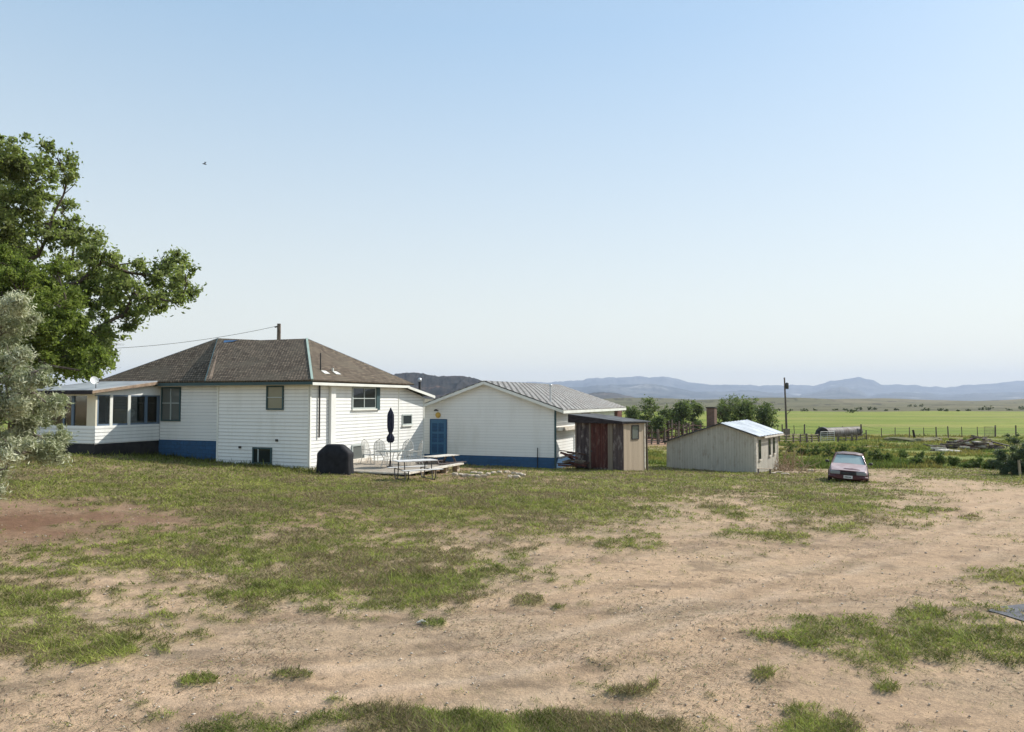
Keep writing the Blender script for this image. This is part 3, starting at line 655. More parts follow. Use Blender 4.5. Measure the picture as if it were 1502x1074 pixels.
# ------------------------------------------------------------------ the house frame: s along its front to the right, t away, z up
YAW = math.atan(440 / 1100); V = Vector((math.sin(YAW), math.cos(YAW))); Rt = Vector((V.y, -V.x)); HRZ = math.atan2(Rt.y, Rt.x)
P0 = at(454.6, 587, 33).xy
def clap(mb, axis, const, out, z0, z1, span, step=.16, lip=.02):
    """courses of clapboard on a wall plane: axis 's' or 't' runs along the wall, out is the sign of the outward side"""
    z = z0
    while z < z1 - 1e-4:
        zt = min(z + step, z1); a0, a1 = span(z); b0, b1 = span(zt)
        if b1 - b0 > .02:
            def P(a, zz, o): return (a, const + out * o, zz) if axis == 's' else (const + out * o, a, zz)
            vs = [P(a0, z, lip), P(a1, z, lip), P(b1, zt, .004), P(b0, zt, .004), P(a0, z, 0), P(a1, z, 0), P(b1, zt, 0), P(b0, zt, 0)]
            fs = [(0, 1, 2, 3), (4, 5, 1, 0), (4, 0, 3, 7), (1, 5, 6, 2)]
            flip = (axis == 's') == (out > 0)
            mb.add(vs, [f[::-1] for f in fs] if flip else fs)
        z = zt
    return mb
def window(parent, axis, const, out, a0, a1, z0, z1, frame, glass, name='window', fw=.07, proud=.06, mv=(), mh=(), sill=None, label=None):
    """frame with sashes and panes standing a few cm proud of a wall"""
    def bx(m, a, b, o0, o1, za, zb):
        lo, hi = sorted((const + out * o0, const + out * o1))
        return m.box((a, lo, za), (b, hi, zb)) if axis == 's' else m.box((lo, a, za), (hi, b, zb))
    f = MB(); bx(f, a0, a0 + fw, .005, proud, z0, z1); bx(f, a1 - fw, a1, .005, proud, z0, z1)
    bx(f, a0 + fw, a1 - fw, .005, proud, z1 - fw, z1); bx(f, a0 + fw, a1 - fw, .005, proud, z0, z0 + fw)
    fo = f.build(name, frame, parent)
    if label: fo['label'] = label
    g = MB(); bx(g, a0 + fw, a1 - fw, .005, .026, z0 + fw, z1 - fw); g.build('pane', glass, fo)
    if mv or mh:
        s = MB()
        for v in mv: bx(s, v - .025, v + .025, .026, proud - .01, z0 + fw, z1 - fw)
        for h in mh: bx(s, a0 + fw, a1 - fw, .026, proud - .014, h - .022, h + .022)
        s.build('sash_bar', 'sash', fo)
    if sill:
        q = MB(); bx(q, a0 - .04, a1 + .04, .005, proud + .05, z0 - .07, z0 - .002); q.build('sill', sill, fo)
    for c_ in [fo] + [k for k in bpy.data.objects if k.parent == fo]:
        pass
    return fo
# children of a child keep the same local frame: build them with the parent's offset
_build = MB.build
def build2(s, name, mat, parent=None, bevel=0):
    if parent is not None and parent.name not in ZB and parent.parent is not None: ZB[parent.name] = ZB.get(parent.parent.name, 0)
    return _build(s, name, mat, parent, bevel)
MB.build = build2
HB = -.49
house = thing('farmhouse', 'white clapboard farmhouse with brown shingle hip roof and glazed side porch', 'house', (P0.x, P0.y, HB), HRZ, zb=HB)
EZ = 3.30
# core walls (hidden core + clapboards)
c = MB(); c.box((-5.10, .02, -1.2), (-.02, 7.6, EZ)); c.box((-13.4, 1.02, -1.0), (-5.1, 7.6, EZ)); c.box((-6, 7.6, -1.2), (-.02, 10.35, 2.6)); 
c.build('inner_wall', 'white', house)
w_ = MB()
clap(w_, 's', 0, -1, -.64, EZ, lambda z: (-5.13, 0))
clap(w_, 't', 0, 1, -.64, EZ, lambda z: (0, 7.6))
def lean_span(z): return (7.6, 10.39) if z < 2.78 else (7.6, 10.39 - (z - 2.78) / .21)
clap(w_, 't', 0, 1, -.80, 3.26, lean_span)
clap(w_, 's', 1.0, -1, .64, EZ, lambda z: (-9.75, -5.13))
clap(w_, 's', 1.0, -1, .64, EZ, lambda z: (-13.4, -9.9))
w_.build('siding', 'siding', house)
MB().box((-13.4, .985, -.6), (-5.14, 1.015, .675)).build('foundation', 'blue', house)
for a, b in (((-.06, -.045, -.65), (.05, .0, EZ)), ((-.0, -.045, -.65), (.045, .06, EZ)), ((-5.18, -.045, -.5), (-5.10, .06, EZ)), ((-.0, 7.57, -.7), (.035, 7.65, 3.3)), ((0, 10.33, -.75), (.04, 10.42, 2.75))): MB().box(a, b).build('corner_trim', 'trimwhite', house)
MB().box((.024, 1.36, -.65), (.16, 1.72, EZ)).build('pilaster', 'white', house)
# roof
OH = .42
def loc(px, py, s=None, t=None):
    """local (s,t,z) of a photo point on the plane s=... or t=..."""
    r = ray(px, py); k = r[0] / r[1]
    o = P0 + (V * t if t is not None else Rt * s); D = Rt if t is not None else V
    q = (k * o.y - o.x) / (D.x - k * D.y); p = o + D * q; z = at(px, py, p.y).z
    return Vector((q, t, z)) if t is not None else Vector((s, q, z))
TR = 3.9
Bp = loc(450, 498.6, t=TR); Ap = loc(320, 498, t=TR); mid_ = (Ap + Bp) / 2; mid_.z -= .09
print('ridge', Ap, Bp)
E = Vector((OH, -OH, 3.42)); Wc = Vector((-5.5, -OH, 3.42)); RR = Vector((OH, 8.55, 3.42)); J = Vector((-5.6, .58, 3.46)); LL = loc(149, 556, t=.58); LL.z = max(LL.z, 3.42); LR = Vector((LL.x, 7.9, 3.42)); print('LL', LL)
LL = Vector((-13.9, .58, 3.46)); LR = Vector((-13.9, 8.0, 3.46)); RL = Vector((-5.5, 8.55, 3.42))
rf = MB()
th = .07
rf.slab([E, Bp, mid_, Ap, Wc][::-1], th); rf.slab([Wc, Ap, J][::-1], th); rf.slab([J, Ap, LL][::-1], th); rf.slab([LL, Ap, LR][::-1], th)
rf.slab([LR, Ap, RL][::-1], th); rf.slab([RL, Ap, mid_, Bp, RR][::-1], th); rf.slab([RR, Bp, E][::-1], th)
roof = rf.build('roof', 'shingle', house)
fs = MB(); fs.box((-5.5, -OH - .03, 3.27), (OH + .02, -OH, 3.40)); fs.box((-13.9, .55, 3.29), (-5.5, .58, 3.44)); fs.build('front_fascia', 'teal', house)
MB().box((OH, -OH + .001, 3.25), (OH + .035, 8.0, 3.375)).build('side_fascia', 'trimwhite', house)
MB().box((-5.5, -OH, 3.255), (OH, -.001, 3.275)).box((0.03, 0, 3.255), (OH, 8.0, 3.275)).box((-13.9, .58, 3.27), (-5.5, .99, 3.29)).build('soffit', 'cream', house)
def strip(mb, a, b, w1, w2, side, lift=.03):
    a, b, side = Vector(a), Vector(b), Vector(side).normalized()
    mb.slab([a + side * w1 + Vector((0, 0, lift)), b + side * w2 + Vector((0, 0, lift)), b - side * .02 + Vector((0, 0, lift)), a - side * .02 + Vector((0, 0, lift))], .03)
sidev = (E - Wc).normalized()
q = MB(); q.slab([Wc + Vector((0, -.02, .06)), Wc + sidev * .34 + Vector((0, -.02, .06)), Ap + sidev * .20 + Vector((0, 0, .06)), Ap + Vector((0, 0, .06))], .03); q.build('ridge_board', 'rawwood', house)
q = MB(); q.beam(Wc + Vector((-.05, 0, .05)), Ap + Vector((-.03, 0, .05)), .05, .06); q.build('flashing', 'teal', house)
q = MB(); q.beam(E + Vector((0, 0, .06)), Bp + Vector((0, 0, .06)), .10, .09); q.build('hip_cap', 'green', house)
for a, b in ((LL, Ap), (RR, Bp)): MB().beam(a + Vector((0, 0, .035)), b + Vector((0, 0, .045)), .11, .055).build('hip_cap', 'bluegrey', house)
e1 = Ap.lerp(Wc, .06) + sidev * .25 + Vector((0, 0, .05)); q = MB()
q.slab([e1, e1 + (Wc - Ap) * .06, e1 + (Wc - Ap) * .035 + sidev * .8, e1 + sidev * 1.1], .012); q.build('tarp', 'tarp', house)
# lean-to roof at the back
q = MB(); q.slab([(.40, 7.7, 3.40), (.40, 10.95, 2.86), (-6.2, 10.95, 2.86), (-6.2, 7.7, 3.40)], .05); q.build('lean_to_roof', 'tar', house)
q = MB(); q.add([(.405, 7.9, 3.22), (.405, 10.97, 2.70), (.405, 10.97, 2.85), (.405, 7.9, 3.36), (.44, 7.9, 3.22), (.44, 10.97, 2.70), (.44, 10.97, 2.85), (.44, 7.9, 3.36)],
              [(0, 1, 2, 3), (7, 6, 5, 4), (0, 4, 5, 1), (1, 5, 6, 2), (2, 6, 7, 3), (3, 7, 4, 0)]); q.build('rake_board', 'trimwhite', house)
# windows
window(house, 't', 0, 1, 3.21, 5.3, 2.17, 3.24, 'sash', 'glass', mv=(4.25,), mh=(2.68,), sill='trimwhite', label='double kitchen window with pale sill under the eave')
MB().box((.024, 5.3, 2.1), (.10, 5.62, 3.24)).build('shutter', 'teal', house)
window(house, 't', 0, 1, 7.95, 9.0, 1.25, 1.83, 'sash', 'glass', sill='trimwhite', label='small dark window in the lean-to')
window(house, 't', 0, 1, 3.21, 4.31, -.31, .45, 'sash', 'glass_pale', label='basement window behind the grill', proud=.07)
window(house, 's', 0, -1, -2.34, -1.39, 2.16, 3.25, 'teal', 'glass_tan', mh=(2.72,), proud=.07, label='green framed window with tan blind')
window(house, 's', 0, -1, -3.07, -2.0, -.27, .47, 'teal', 'glass', mv=(-2.75,), proud=.07, label='low basement window on the front')
window(house, 's', 1, -1, -9.68, -8.42, 1.56, 3.24, 'teal', 'glass_pale', mv=(-9.05,), mh=(2.45,), proud=.07, label='pair of tall narrow windows beside the porch')
# pipes and vents
a_ = loc(469, 565, s=.08); b_ = loc(467.5, 642, s=.08)
q = MB(); q.tube([(.08, a_.y, 3.27), (.08, a_.y, b_.z)], .038); q.build('service_pipe', 'pipe', house)
rz_ = lambda s, t: 3.42 + (OH - s) * (Bp.z - 3.42) / (OH - Bp.x)
pm_ = loc(470, 549, s=-.35); zt = loc(469.3, 518, s=-.35).z; q = MB(); q.tube([(-.35, pm_.y, rz_(-.35, 0) - .03), (-.35, pm_.y, zt)], .03); q.build('service_mast', 'pipe', house)
pv = loc(488, 551, s=-.3); zt = loc(488, 540, s=-.3).z
q = MB(); q.tube([(-.3, pv.y, rz_(-.3, 0) - .03), (-.3, pv.y, zt)], .055); q.build('roof_vent', 'trimwhite', house)
for t0 in (pm_.y, pv.y):
    q = MB(); z0 = rz_(-.05, 0); z1 = rz_(-.5, 0); q.slab([(-.02, t0 - .1, z0 + .10), (-.02, t0 + .28, z0 + .10), (-.24, t0 + .22, z0 + (z1 - z0) * .49 + .10), (-.24, t0 - .1, z0 + (z1 - z0) * .49 + .10)], .012); q.build('vent_flashing', 'trimwhite', house)
fp = loc(615.5, 571, t=9.9)
q = MB(); q.tube([(fp.x, 9.9, 2.9), (fp.x, 9.9, 3.62)], .07); q.build('stove_pipe', 'pipe', house)
q = MB(); q.lathe([(.0, 3.86), (.09, 3.82), (.11, 3.72), (.09, 3.64), (.0, 3.64)], (fp.x, 9.9, 0)); q.build('pipe_cap', 'tin', house)
for px_, py_ in ((406, 646), (352, 656)):
    l0 = loc(px_, py_, t=-.03); MB().box((l0.x - .06, -.07, l0.z - .05), (l0.x + .06, -.012, l0.z + .05)).build('wall_vent', 'pipe', house)
# porch: corner at (s=-9.8, t=1-3.62), runs left to s=-13.3
PX0, PX1, PT0, PT1 = -13.6, -9.8, -2.64, 1.0
def pwall(span_axis, const, out, a0, a1):
    m = MB(); clap(m, span_axis, const, out, .66, 1.36, lambda z: (a0, a1)); return m
m = MB(); clap(m, 't', PX1, 1, .64, 1.42, lambda z: (PT0, PT1)); clap(m, 's', PT0, -1, .64, 1.42, lambda z: (PX0, PX1))
m.box((PX1 - .1, PT0 + .001, .6), (PX1, PT1, 1.42)); m.box((PX0, PT0, .6), (PX1 - .1, PT0 + .1, 1.42)); m.box((PX0 - .0, PT0 + .1, .6), (PX0 + .1, PT1, 1.42))
m.build('porch_siding', 'siding', house)
m = MB()
m.add([(PX1, PT0, 2.84), (PX1, PT1, 2.84), (PX1, PT1, 3.42), (PX1, PT0, 3.0), (PX1 - .1, PT0, 2.84), (PX1 - .1, PT1, 2.84), (PX1 - .1, PT1, 3.42), (PX1 - .1, PT0, 3.0)],
      [(0, 1, 2, 3), (7, 6, 5, 4), (0, 4, 5, 1), (1, 5, 6, 2), (2, 6, 7, 3), (3, 7, 4, 0)]); m.box((PX0, PT0, 2.80), (PX1 - .1, PT0 + .1, 3.0)); m.build('porch_header', 'white', house)
for a in (PX0, -12.9, PX1 - .55):
    m = MB(); m.box((a, PT0 + .005, 1.42), (a + (.55 if a > -10.5 else .14), PT0 + .095, 2.80)); m.build('porch_corner_post', 'cream', house)
m = MB()
for k_, tt in enumerate((PT0 + .02, -1.87, -.88, .10, PT1 - .16)): MB().box((PX1 - .085, tt, 1.42), (PX1 - .003, tt + .15, 2.84)).build('window_post', 'trimwhite' if k_ in (1, 2) else 'bluegrey', house)
m.box((PX1 - .09, PT0 + .17, 1.42), (PX1 - .01, PT1 - .16, 1.50)); m.box((PX1 - .09, PT0 + .17, 2.78), (PX1 - .01, PT1 - .16, 2.839))
m.build('window_rail', 'bluegrey', house)
for xa, xb in ((-11.35, -11.2), (-11.9, -11.82)): MB().box((xa, PT0 + .01, 1.42), (xb, PT0 + .09, 2.8)).build('window_post', 'bluegrey', house)
m = MB(); m.box((PX1 - .05, PT0 + .17, 1.5), (PX1 - .042, PT1 - .16, 2.78)); m.box((PX0 + .14, PT0 + .05, 1.42), (PX1 - .55, PT0 + .058, 2.80)); m.build('porch_glass', 'clear', house)
m = MB(); m.box((PX0 + .1, PT0 + .1, .6), (PX1 - .1, PT1 - .03, .66)); m.box((PX0 + .02, PT1 - .03, .66), (PX1 - .1, PT1 - .01, 3.3)); m.box((PX0 + .02, PT0 + .1, 1.42), (PX0 + .08, PT1 - .03, 3.0)); m.build('porch_room', 'inner', house)
m = MB(); m.box((PX0, PT0 - .0, -.4), (PX1 - .01, PT0 + .06, .62)); m.box((PX1 - .06, PT0 + .06, -.4), (PX1 - .01, PT1 - .02, .62)); m.build('porch_skirting', 'concrete', house)
pr = MB(); pr.slab([(PX1 + .28, PT0 - .38, 3.06), (PX1 + .28, PT1 - .35, 3.56), (PX0 - .4, PT1 - .35, 3.56), (PX0 - .4, PT0 - .38, 3.06)], .05); pr.build('porch_roof', 'tin_roof', house)
m = MB(); m.box((PX0 - .4, PT0 - .42, 2.86), (PX1 + .28, PT0 - .385, 3.04)); m.build('porch_fascia', 'fascia_wood', house)
m = MB(); m.add([(PX1 + .285, PT0 - .42, 2.90), (PX1 + .285, PT1 - .45, 3.36), (PX1 + .285, PT1 - .45, 3.50), (PX1 + .285, PT0 - .42, 3.02), (PX1 + .32, PT0 - .42, 2.90), (PX1 + .32, PT1 - .45, 3.36), (PX1 + .32, PT1 - .45, 3.50), (PX1 + .32, PT0 - .42, 3.02)],
                [(3, 2, 1, 0), (4, 5, 6, 7), (0, 1, 5, 4), (1, 2, 6, 5), (2, 3, 7, 6), (3, 0, 4, 7)]); m.build('porch_rake', 'rawwood', house)
m = MB(); m.box((PX0 - .4, PT0 - .38, 2.95), (PX1 + .28, PT0 - .001, 2.97)); m.build('porch_soffit', 'cream', house)
def wpt(s, t, z): p = P0 + Rt * s + V * t; return Vector((p.x, p.y, z))
# satellite dish on the porch roof
dp = wpt(-10.1, -2.4, 3.08)
ds = thing('satellite_dish', 'small white satellite dish on the edge of the porch roof', 'satellite dish', dp)
m = MB(); m.tube([(0, 0, 0), (0, 0, .28), (-.03, -.05, .36)], .02); m.build('mast', 'steel', ds)
m = MB(); m.lathe([(0, 0), (.12, .015), (.22, .05), (.27, .09), (.275, .09), (.22, .035), (.12, 0), (0, -.015)], n=20)
m.xf(Matrix.Translation((-.06, -.06, .40)) @ Matrix.Rotation(R_(-35), 4, 'Z') @ Matrix.Rotation(R_(68), 4, 'Y') @ Matrix.Scale(.72, 4)); m.build('reflector', 'dish', ds)
m = MB(); m.tube([(0, 0, .30), (.2, -.15, .33), (.28, -.2, .42)], .015); m.tube([(.27, -.2, .42), (.23, -.16, .46)], .035); m.build('receiver_arm', 'steel', ds)
# things inside the porch
fl = wpt(-10.5, -.1, .66)
fa = thing('pedestal_fan', 'round white fan standing behind the right porch pane', 'fan', fl)
m = MB(); m.lathe([(0, 0), (.2, 0), (.2, .03), (.03, .06), (.02, .1)]); m.tube([(0, 0, .05), (0, 0, 1.2)], .02); m.build('stand', 'dish', fa)
m = MB(); m.lathe([(0, -.08), (.16, -.06), (.2, 0), (.16, .06), (0, .08)], n=20); m.xf(Matrix.Translation((0, 0, 1.3)) @ Matrix.Rotation(R_(80), 4, 'X')); m.build('fan_guard', 'dish', fa)
sh = wpt(-12.0, .3, .66)
sc_ = thing('armchair', 'yellow brown armchair seen through the front porch window', 'armchair', sh, HRZ)
m = MB(); m.box((-.38, -.35, .1), (.38, .35, .45)); m.build('seat', 'yellow', sc_, .04); m = MB(); m.box((-.38, .2, .45), (.38, .38, 1.5)); m.build('backrest', 'yellow', sc_, .05)
m = MB(); m.box((-.48, -.35, .1), (-.385, .35, .65)); m.build('armrest', 'yellow', sc_, .02); m = MB(); m.box((.385, -.35, .1), (.48, .35, .65)); m.build('armrest', 'yellow', sc_, .02)
# ------------------------------------------------------------------ garage
GT0 = 12.2; GO = P0 + V * GT0; GB = -1.25
gar = thing('long_garage', 'long low white garage with ribbed grey roof and blue door', 'garage', (GO.x, GO.y, GB), HRZ, zb=GB)
def gl(px, py, t=None, s=None):
    r = ray(px, py); k = r[0] / r[1]; o = GO + (V * t if t is not None else Rt * s); D = Rt if t is not None else V
    q = (k * o.y - o.x) / (D.x - k * D.y); p = o + D * q; z = at(px, py, p.y).z
    return Vector((q, t, z)) if t is not None else Vector((s, q, z))
gr_, gp, gb_ = gl(815, 671.5, 0), gl(713, 559, 0), gl(815, 598, 0); gsr = gr_.x; gpk = gp.x; gsl = 2 * gpk - gsr; gez = gb_.z; gpz = gp.z - .08; gsb = gr_.z
print('garage', gsl, gpk, gsr, 'eave', gez, 'peak', gpz, 'sid', gsb)
GLEN = gl(901, 607, s=gsr).y; GEND = gl(918, 598, s=gsr + .55).y; print('glen', GLEN, GEND)
k_ = (gpz - gez) / (gsr - gpk)
c = MB(); c.box((gsl + .02, .02, -2), (gsr - .02, GLEN, gez - .02))
c.add([(gsl + .02, .02, gez - .02), (gsr - .02, .02, gez - .02), (gpk, .02, gpz - .05), (gsl + .02, GLEN, gez - .02), (gsr - .02, GLEN, gez - .02), (gpk, GLEN, gpz - .05)], [(0, 1, 2), (5, 4, 3), (0, 2, 5, 3), (1, 4, 5, 2)]); c.build('inner_wall', 'white', gar)
def gspan(z):
    if z <= gez: return (gsl, gsr)
    o = (z - gez) / k_; return (gsl + o, gsr - o)
m = MB(); clap(m, 's', 0, -1, gsb, gpz, gspan, .16); clap(m, 't', gsr, 1, gsb, gez - .05, lambda z: (0, GLEN), .16); m.build('siding', 'siding2', gar)
m = MB(); m.box((gsl, -.012, -2.0), (gsr + .012, .015, gsb - .001)); m.box((gsr - .015, .015, -2.0), (gsr + .012, GLEN, gsb - .001)); m.build('foundation', 'blue', gar)
m = MB(); m.box((gsr - .06, -.05, gsb - .5), (gsr + .05, .0, gez - .03)); m.build('corner_trim', 'teal', gar)
def corr(mb, a, b, c_, d, n, amp):
    """ribbed sheet: a-b along the eave, d-c along the ridge"""
    a, b, c_, d = map(Vector, (a, b, c_, d)); nn = (b - a).cross(d - a).normalized(); N_ = n * 6; vs = []
    for i in range(N_ + 1):
        f = i / N_; o = nn * (amp * max(0, math.cos(2 * math.pi * f * n)) ** 2)
        for r in (0, .33, .66, 1): p = a.lerp(b, f).lerp(d.lerp(c_, f), r); vs.append(p + o)
    fs = [(i * 4 + r, (i + 1) * 4 + r, (i + 1) * 4 + r + 1, i * 4 + r + 1) for i in range(N_) for r in range(3)]
    k = len(vs); mb.add(vs, fs); mb.add([v - nn * .03 for v in (a, b, c_, d)], [(3, 2, 1, 0)])
    return mb
oh = .55; ed = k_ * oh; fo_ = -.35
m = MB(); zs = .06
corr(m, (gsr + oh, fo_, gez - ed + zs), (gsr + oh, GEND, gez - ed + zs), (gpk, GEND - 1.2, gpz + zs + .04), (gpk, fo_, gpz + zs), 40, .05)
corr(m, (gsl - oh, GEND, gez - ed + zs), (gsl - oh, fo_, gez - ed + zs), (gpk, fo_, gpz + zs), (gpk, GEND - 1.2, gpz + zs + .04), 40, .05)
m.build('roof', 'oldroof', gar)
m = MB()
for sx in (1, -1):
    xe = gpk + sx * (gsr + oh - gpk)
    m.beam((xe, fo_ - .02, gez - ed - .03), (gpk, fo_ - .02, gpz - .03), .04, .16)
m.build('rake_board', 'trimwhite', gar)
m = MB()
for sx in (1, -1):
    xe = gpk + sx * (gsr + oh - gpk); m.add([(xe, fo_, gez - ed), (gpk, fo_, gpz), (gpk, 0, gpz), (xe, 0, gez - ed)], [(0, 1, 2, 3)])
m.build('soffit', 'cream', gar)
m = MB(); m.box((gsr + oh, fo_, gez - ed - .13), (gsr + oh + .03, GEND, gez - ed + .03)); m.build('eave_fascia', 'trimwhite', gar)
dl_, dr_ = gl(632, 667, 0), gl(655, 616, 0)
m = MB(); m.box((dl_.x, -.045, dl_.z - .08), (dr_.x, -.024, dr_.z)); dr = m.build('door', 'bluedoor', gar)
m = MB()
for a in (dl_.x - .05, dr_.x): m.box((a, -.06, dl_.z - .1), (a + .05, -.024, dr_.z + .05))
m.box((dl_.x, -.06, dr_.z + .001), (dr_.x, -.024, dr_.z + .05))
for i in range(3):
    for j in range(2):
        x0 = dl_.x + .1 + j * .42; z0 = dl_.z + .12 + i * .62
        m.box((x0, -.052, z0), (x0 + .34, -.0452, z0 + .5))
m.build('door_frame', 'blue', dr); MB().lathe([(0, 0), (.03, 0), (.03, .03), (0, .03)], (dr_.x - .09, -.06, dl_.z + .95), 10).build('handle', 'steel', dr)
yd = gl(643, 609, 0); q = MB(); q.lathe([(0, 0), (.17, 0), (.17, .03), (0, .03)], n=24); q.xf(Matrix.Translation((yd.x, -.025, yd.z)) @ Matrix.Rotation(R_(90), 4, 'X')); q.build('round_sign', 'yellow', gar)
la = gl(642.5, 602.5, 0); q = MB(); q.tube([(la.x, -.0, la.z), (la.x, -.25, la.z + .08)], .02); q.lathe([(.0, .1), (.1, .06), (.13, -.02), (.12, -.02), (0, .02)], (la.x, -.27, la.z)); q.build('door_lamp', 'steel', gar)
pv = gl(807.5, 589, s=gsr - .6); zr = gpz + zs - (gsr - .6 - gpk) * k_; q = MB(); pt = gl(807.5, 589, s=gsr - .3).y
q.tube([(gsr - .6, max(.3, pv.y), zr - .05), (gsr - .6, max(.3, pv.y), zr + .95)], .06); q.build('roof_pipe', 'tin', gar); q = MB(); q.lathe([(0, .12), (.1, .08), (.1, 0), (0, 0)], (gsr - .6, max(.3, pv.y), zr + .95)); q.build('pipe_cap', 'tin', gar)
b1 = gl(817, 631, s=gsr + .3); b2 = gl(843, 630, s=gsr + .3)
q = MB(); q.box((gsr + .02, .02, b1.z - .07), (gsr + .42, 3.9, b1.z + .13)); q.box((gsr + .3, 3.75, b1.z - .9), (gsr + .42, 3.9, b1.z + .4)); q.build('side_ledge', 'plank', gar)
mp_ = gl(788, 657, -.15); q = MB(); q.tube([(mp_.x, -.1, -1.6), (mp_.x, -.1, mp_.z)], .025); q.build('conduit', 'pipe', gar)
q = MB(); q.box((gl(856, 606, s=gsr).x, 5.0, gez - .62), (gsr + .05, 6.9, gez - .40)); q.build('side_board', 'rawwood', gar)
q = MB(); q.box((gsr - .1, GLEN - .01, -.6), (gsr + .03, GLEN + 2.2, gez - .3)); q.box((gpk, GLEN + .01, -1.8), (gsr - .1, GLEN + 2.2, gez - .3)); q.build('rear_wall', 'red_wood', gar)
# ------------------------------------------------------------------ weathered shed
def frame(px, y, vpx):
    o = at(px, 587, y).xy; a = math.atan((vpx - CX) / F); v = Vector((math.sin(a), math.cos(a))); r = Vector((v.y, -v.x))
    def g(px_, py_, t=None, s=None):
        rr = ray(px_, py_); k = rr[0] / rr[1]; oo = o + (v * t if t is not None else r * s); D = r if t is not None else v
        q = (k * oo.y - oo.x) / (D.x - k * D.y); p = oo + D * q; z = at(px_, py_, p.y).z
        return Vector((q, t, z)) if t is not None else Vector((s, q, z))
    return o, math.atan2(r.y, r.x), g, v, r
so_, srz, sg, sv, sr = frame(914.4, 39.4, 1760)
sb = gz(so_.x, so_.y) - .05
shed = thing('weathered_shed', 'small dark weathered board shed with sloping tar roof and bare side wall', 'shed', (so_.x, so_.y, sb), srz, zb=sb)
s_l = sg(844.5, 680, 0).x; s_d = sg(946.3, 660, s=0).y; s_t = sg(914, 621, 0).z; s_b = sg(914, 687, 0).z - .15
d0, d1, d2 = sg(866.6, 650, 0).x, sg(892.5, 650, 0).x, sg(899.2, 650, 0).x; print('shed', s_l, s_d, s_t, s_b, sb)
MB().box((s_l + .03, .03, s_b), (-.03, s_d - .01, s_t - .02)).build('inner_wall', 'dark_wood', shed)
def planks(x0, x1, z0, z1, wd, y0=0.0, seed=1, jz=.06):
    r = random.Random(seed); m = MB(); x = x0
    while x < x1 - .02:
        w = min(wd * r.uniform(.8, 1.2), x1 - x); y = y0 - r.random() * .02; a, b = r.gauss(0, .004), r.gauss(0, .004); zb_ = z0 + r.random() * jz
        m.add([(x + .006, y, zb_), (x + w - .006, y + a, zb_ + r.gauss(0, .01)), (x + w - .006, y0 + .03, zb_), (x + .006, y0 + .03, zb_), (x + .006 + b, y, z1), (x + w - .006 + b, y + a, z1), (x + w - .006 + b, y0 + .03, z1), (x + .006 + b, y0 + .03, z1)],
              [(0, 3, 2, 1), (4, 5, 6, 7), (0, 1, 5, 4), (1, 2, 6, 5), (2, 3, 7, 6), (3, 0, 4, 7)]); x += w
    return m
for i, (xa, xb) in enumerate(((s_l, d0), (d2, 0))): planks(xa, xb, s_b, s_t, .19, 0, 5 + i).build('front_wall', 'dark_wood', shed)
m = planks(d0 + .02, d1 - .02, s_b + .08, s_t - .04, .13, -.01, 9, .05); dd_ = m.build('door', 'red_wood', shed)
m = MB(); m.box((d0 + .03, -.06, s_b + .9), (d0 + .12, -.036, s_b + 1.0)); m.build('latch', 'steel', dd_)
m = MB(); m.box((d1, -.06, s_b), (d2, .03, s_t)); m.box((s_l - .02, -.03, s_b), (s_l + .06, -.001, s_t)); m.box((d0 - .08, -.04, s_b), (d0, -.001, s_t)); m.build('door_post', 'grey_wood', shed)
m = MB(); m.box((-.03, .0, s_b - .1), (0, s_d, s_t - .0)); m.build('side_wall', 'bare_wood', shed)
m = MB(); m.box((s_l, .03, s_b - .1), (s_l + .03, s_d, s_t - .0)); m.box((s_l, s_d, s_b - .1), (0, s_d + .03, s_t)); m.build('rear_wall', 'dark_wood', shed)
MB().box((0.001, s_d - .1, s_b), (.03, s_d, s_t)).build('corner_board', 'plank', shed)
w1, w2 = sg(926, 624, s=0), sg(936.5, 644.5, s=0)
window(shed, 't', 0, 1, w1.y, w2.y, w2.z, w1.z, 'pipe', 'glass_pale', fw=.06, proud=.04)
hl = sg(836, 607.5, -.25).z; hr = sg(918, 619, -.25).z
m = MB(); m.slab([(s_l - .3, -.28, hl), (.12, -.28, hr + .02), (.22, s_d + .25, hr - .02), (s_l - .3, s_d + .25, hl)], .05); m.build('roof', 'tar', shed)
m = MB(); x0, x1 = s_l - .3, .12; z0 = s_t - .02
m.add([(x0, -.30, z0), (x1, -.30, z0), (x1, -.30, hr + .0), (x0, -.30, hl - .02), (x0, -.26, z0), (x1, -.26, z0), (x1, -.26, hr + .0), (x0, -.26, hl - .02)],
      [(0, 1, 2, 3), (7, 6, 5, 4), (0, 4, 5, 1), (1, 5, 6, 2), (2, 6, 7, 3), (3, 7, 4, 0)]); m.build('fascia', 'fascia_wood', shed)
m = MB(); m.box((x0, -.26, s_t - .03), (.1, s_d + .1, s_t - .005)); m.build('ceiling_board', 'dark_wood', shed)
# pole by the shed
pp = at(949, 620, 41.8); pg = gz(pp.x, pp.y)
po = thing('leaning_pole', 'thin dark pole standing behind the bare side of the shed', 'pole', (pp.x, pp.y, pg - .2))
MB().tube([(0, 0, 0), (-.04, 0, 2.75)], [.06, .045]).build('shaft', 'post', po)
MB().box((-.1, -.04, 2.3), (.02, -.01, 2.36)).build('bracket', 'steel', po)
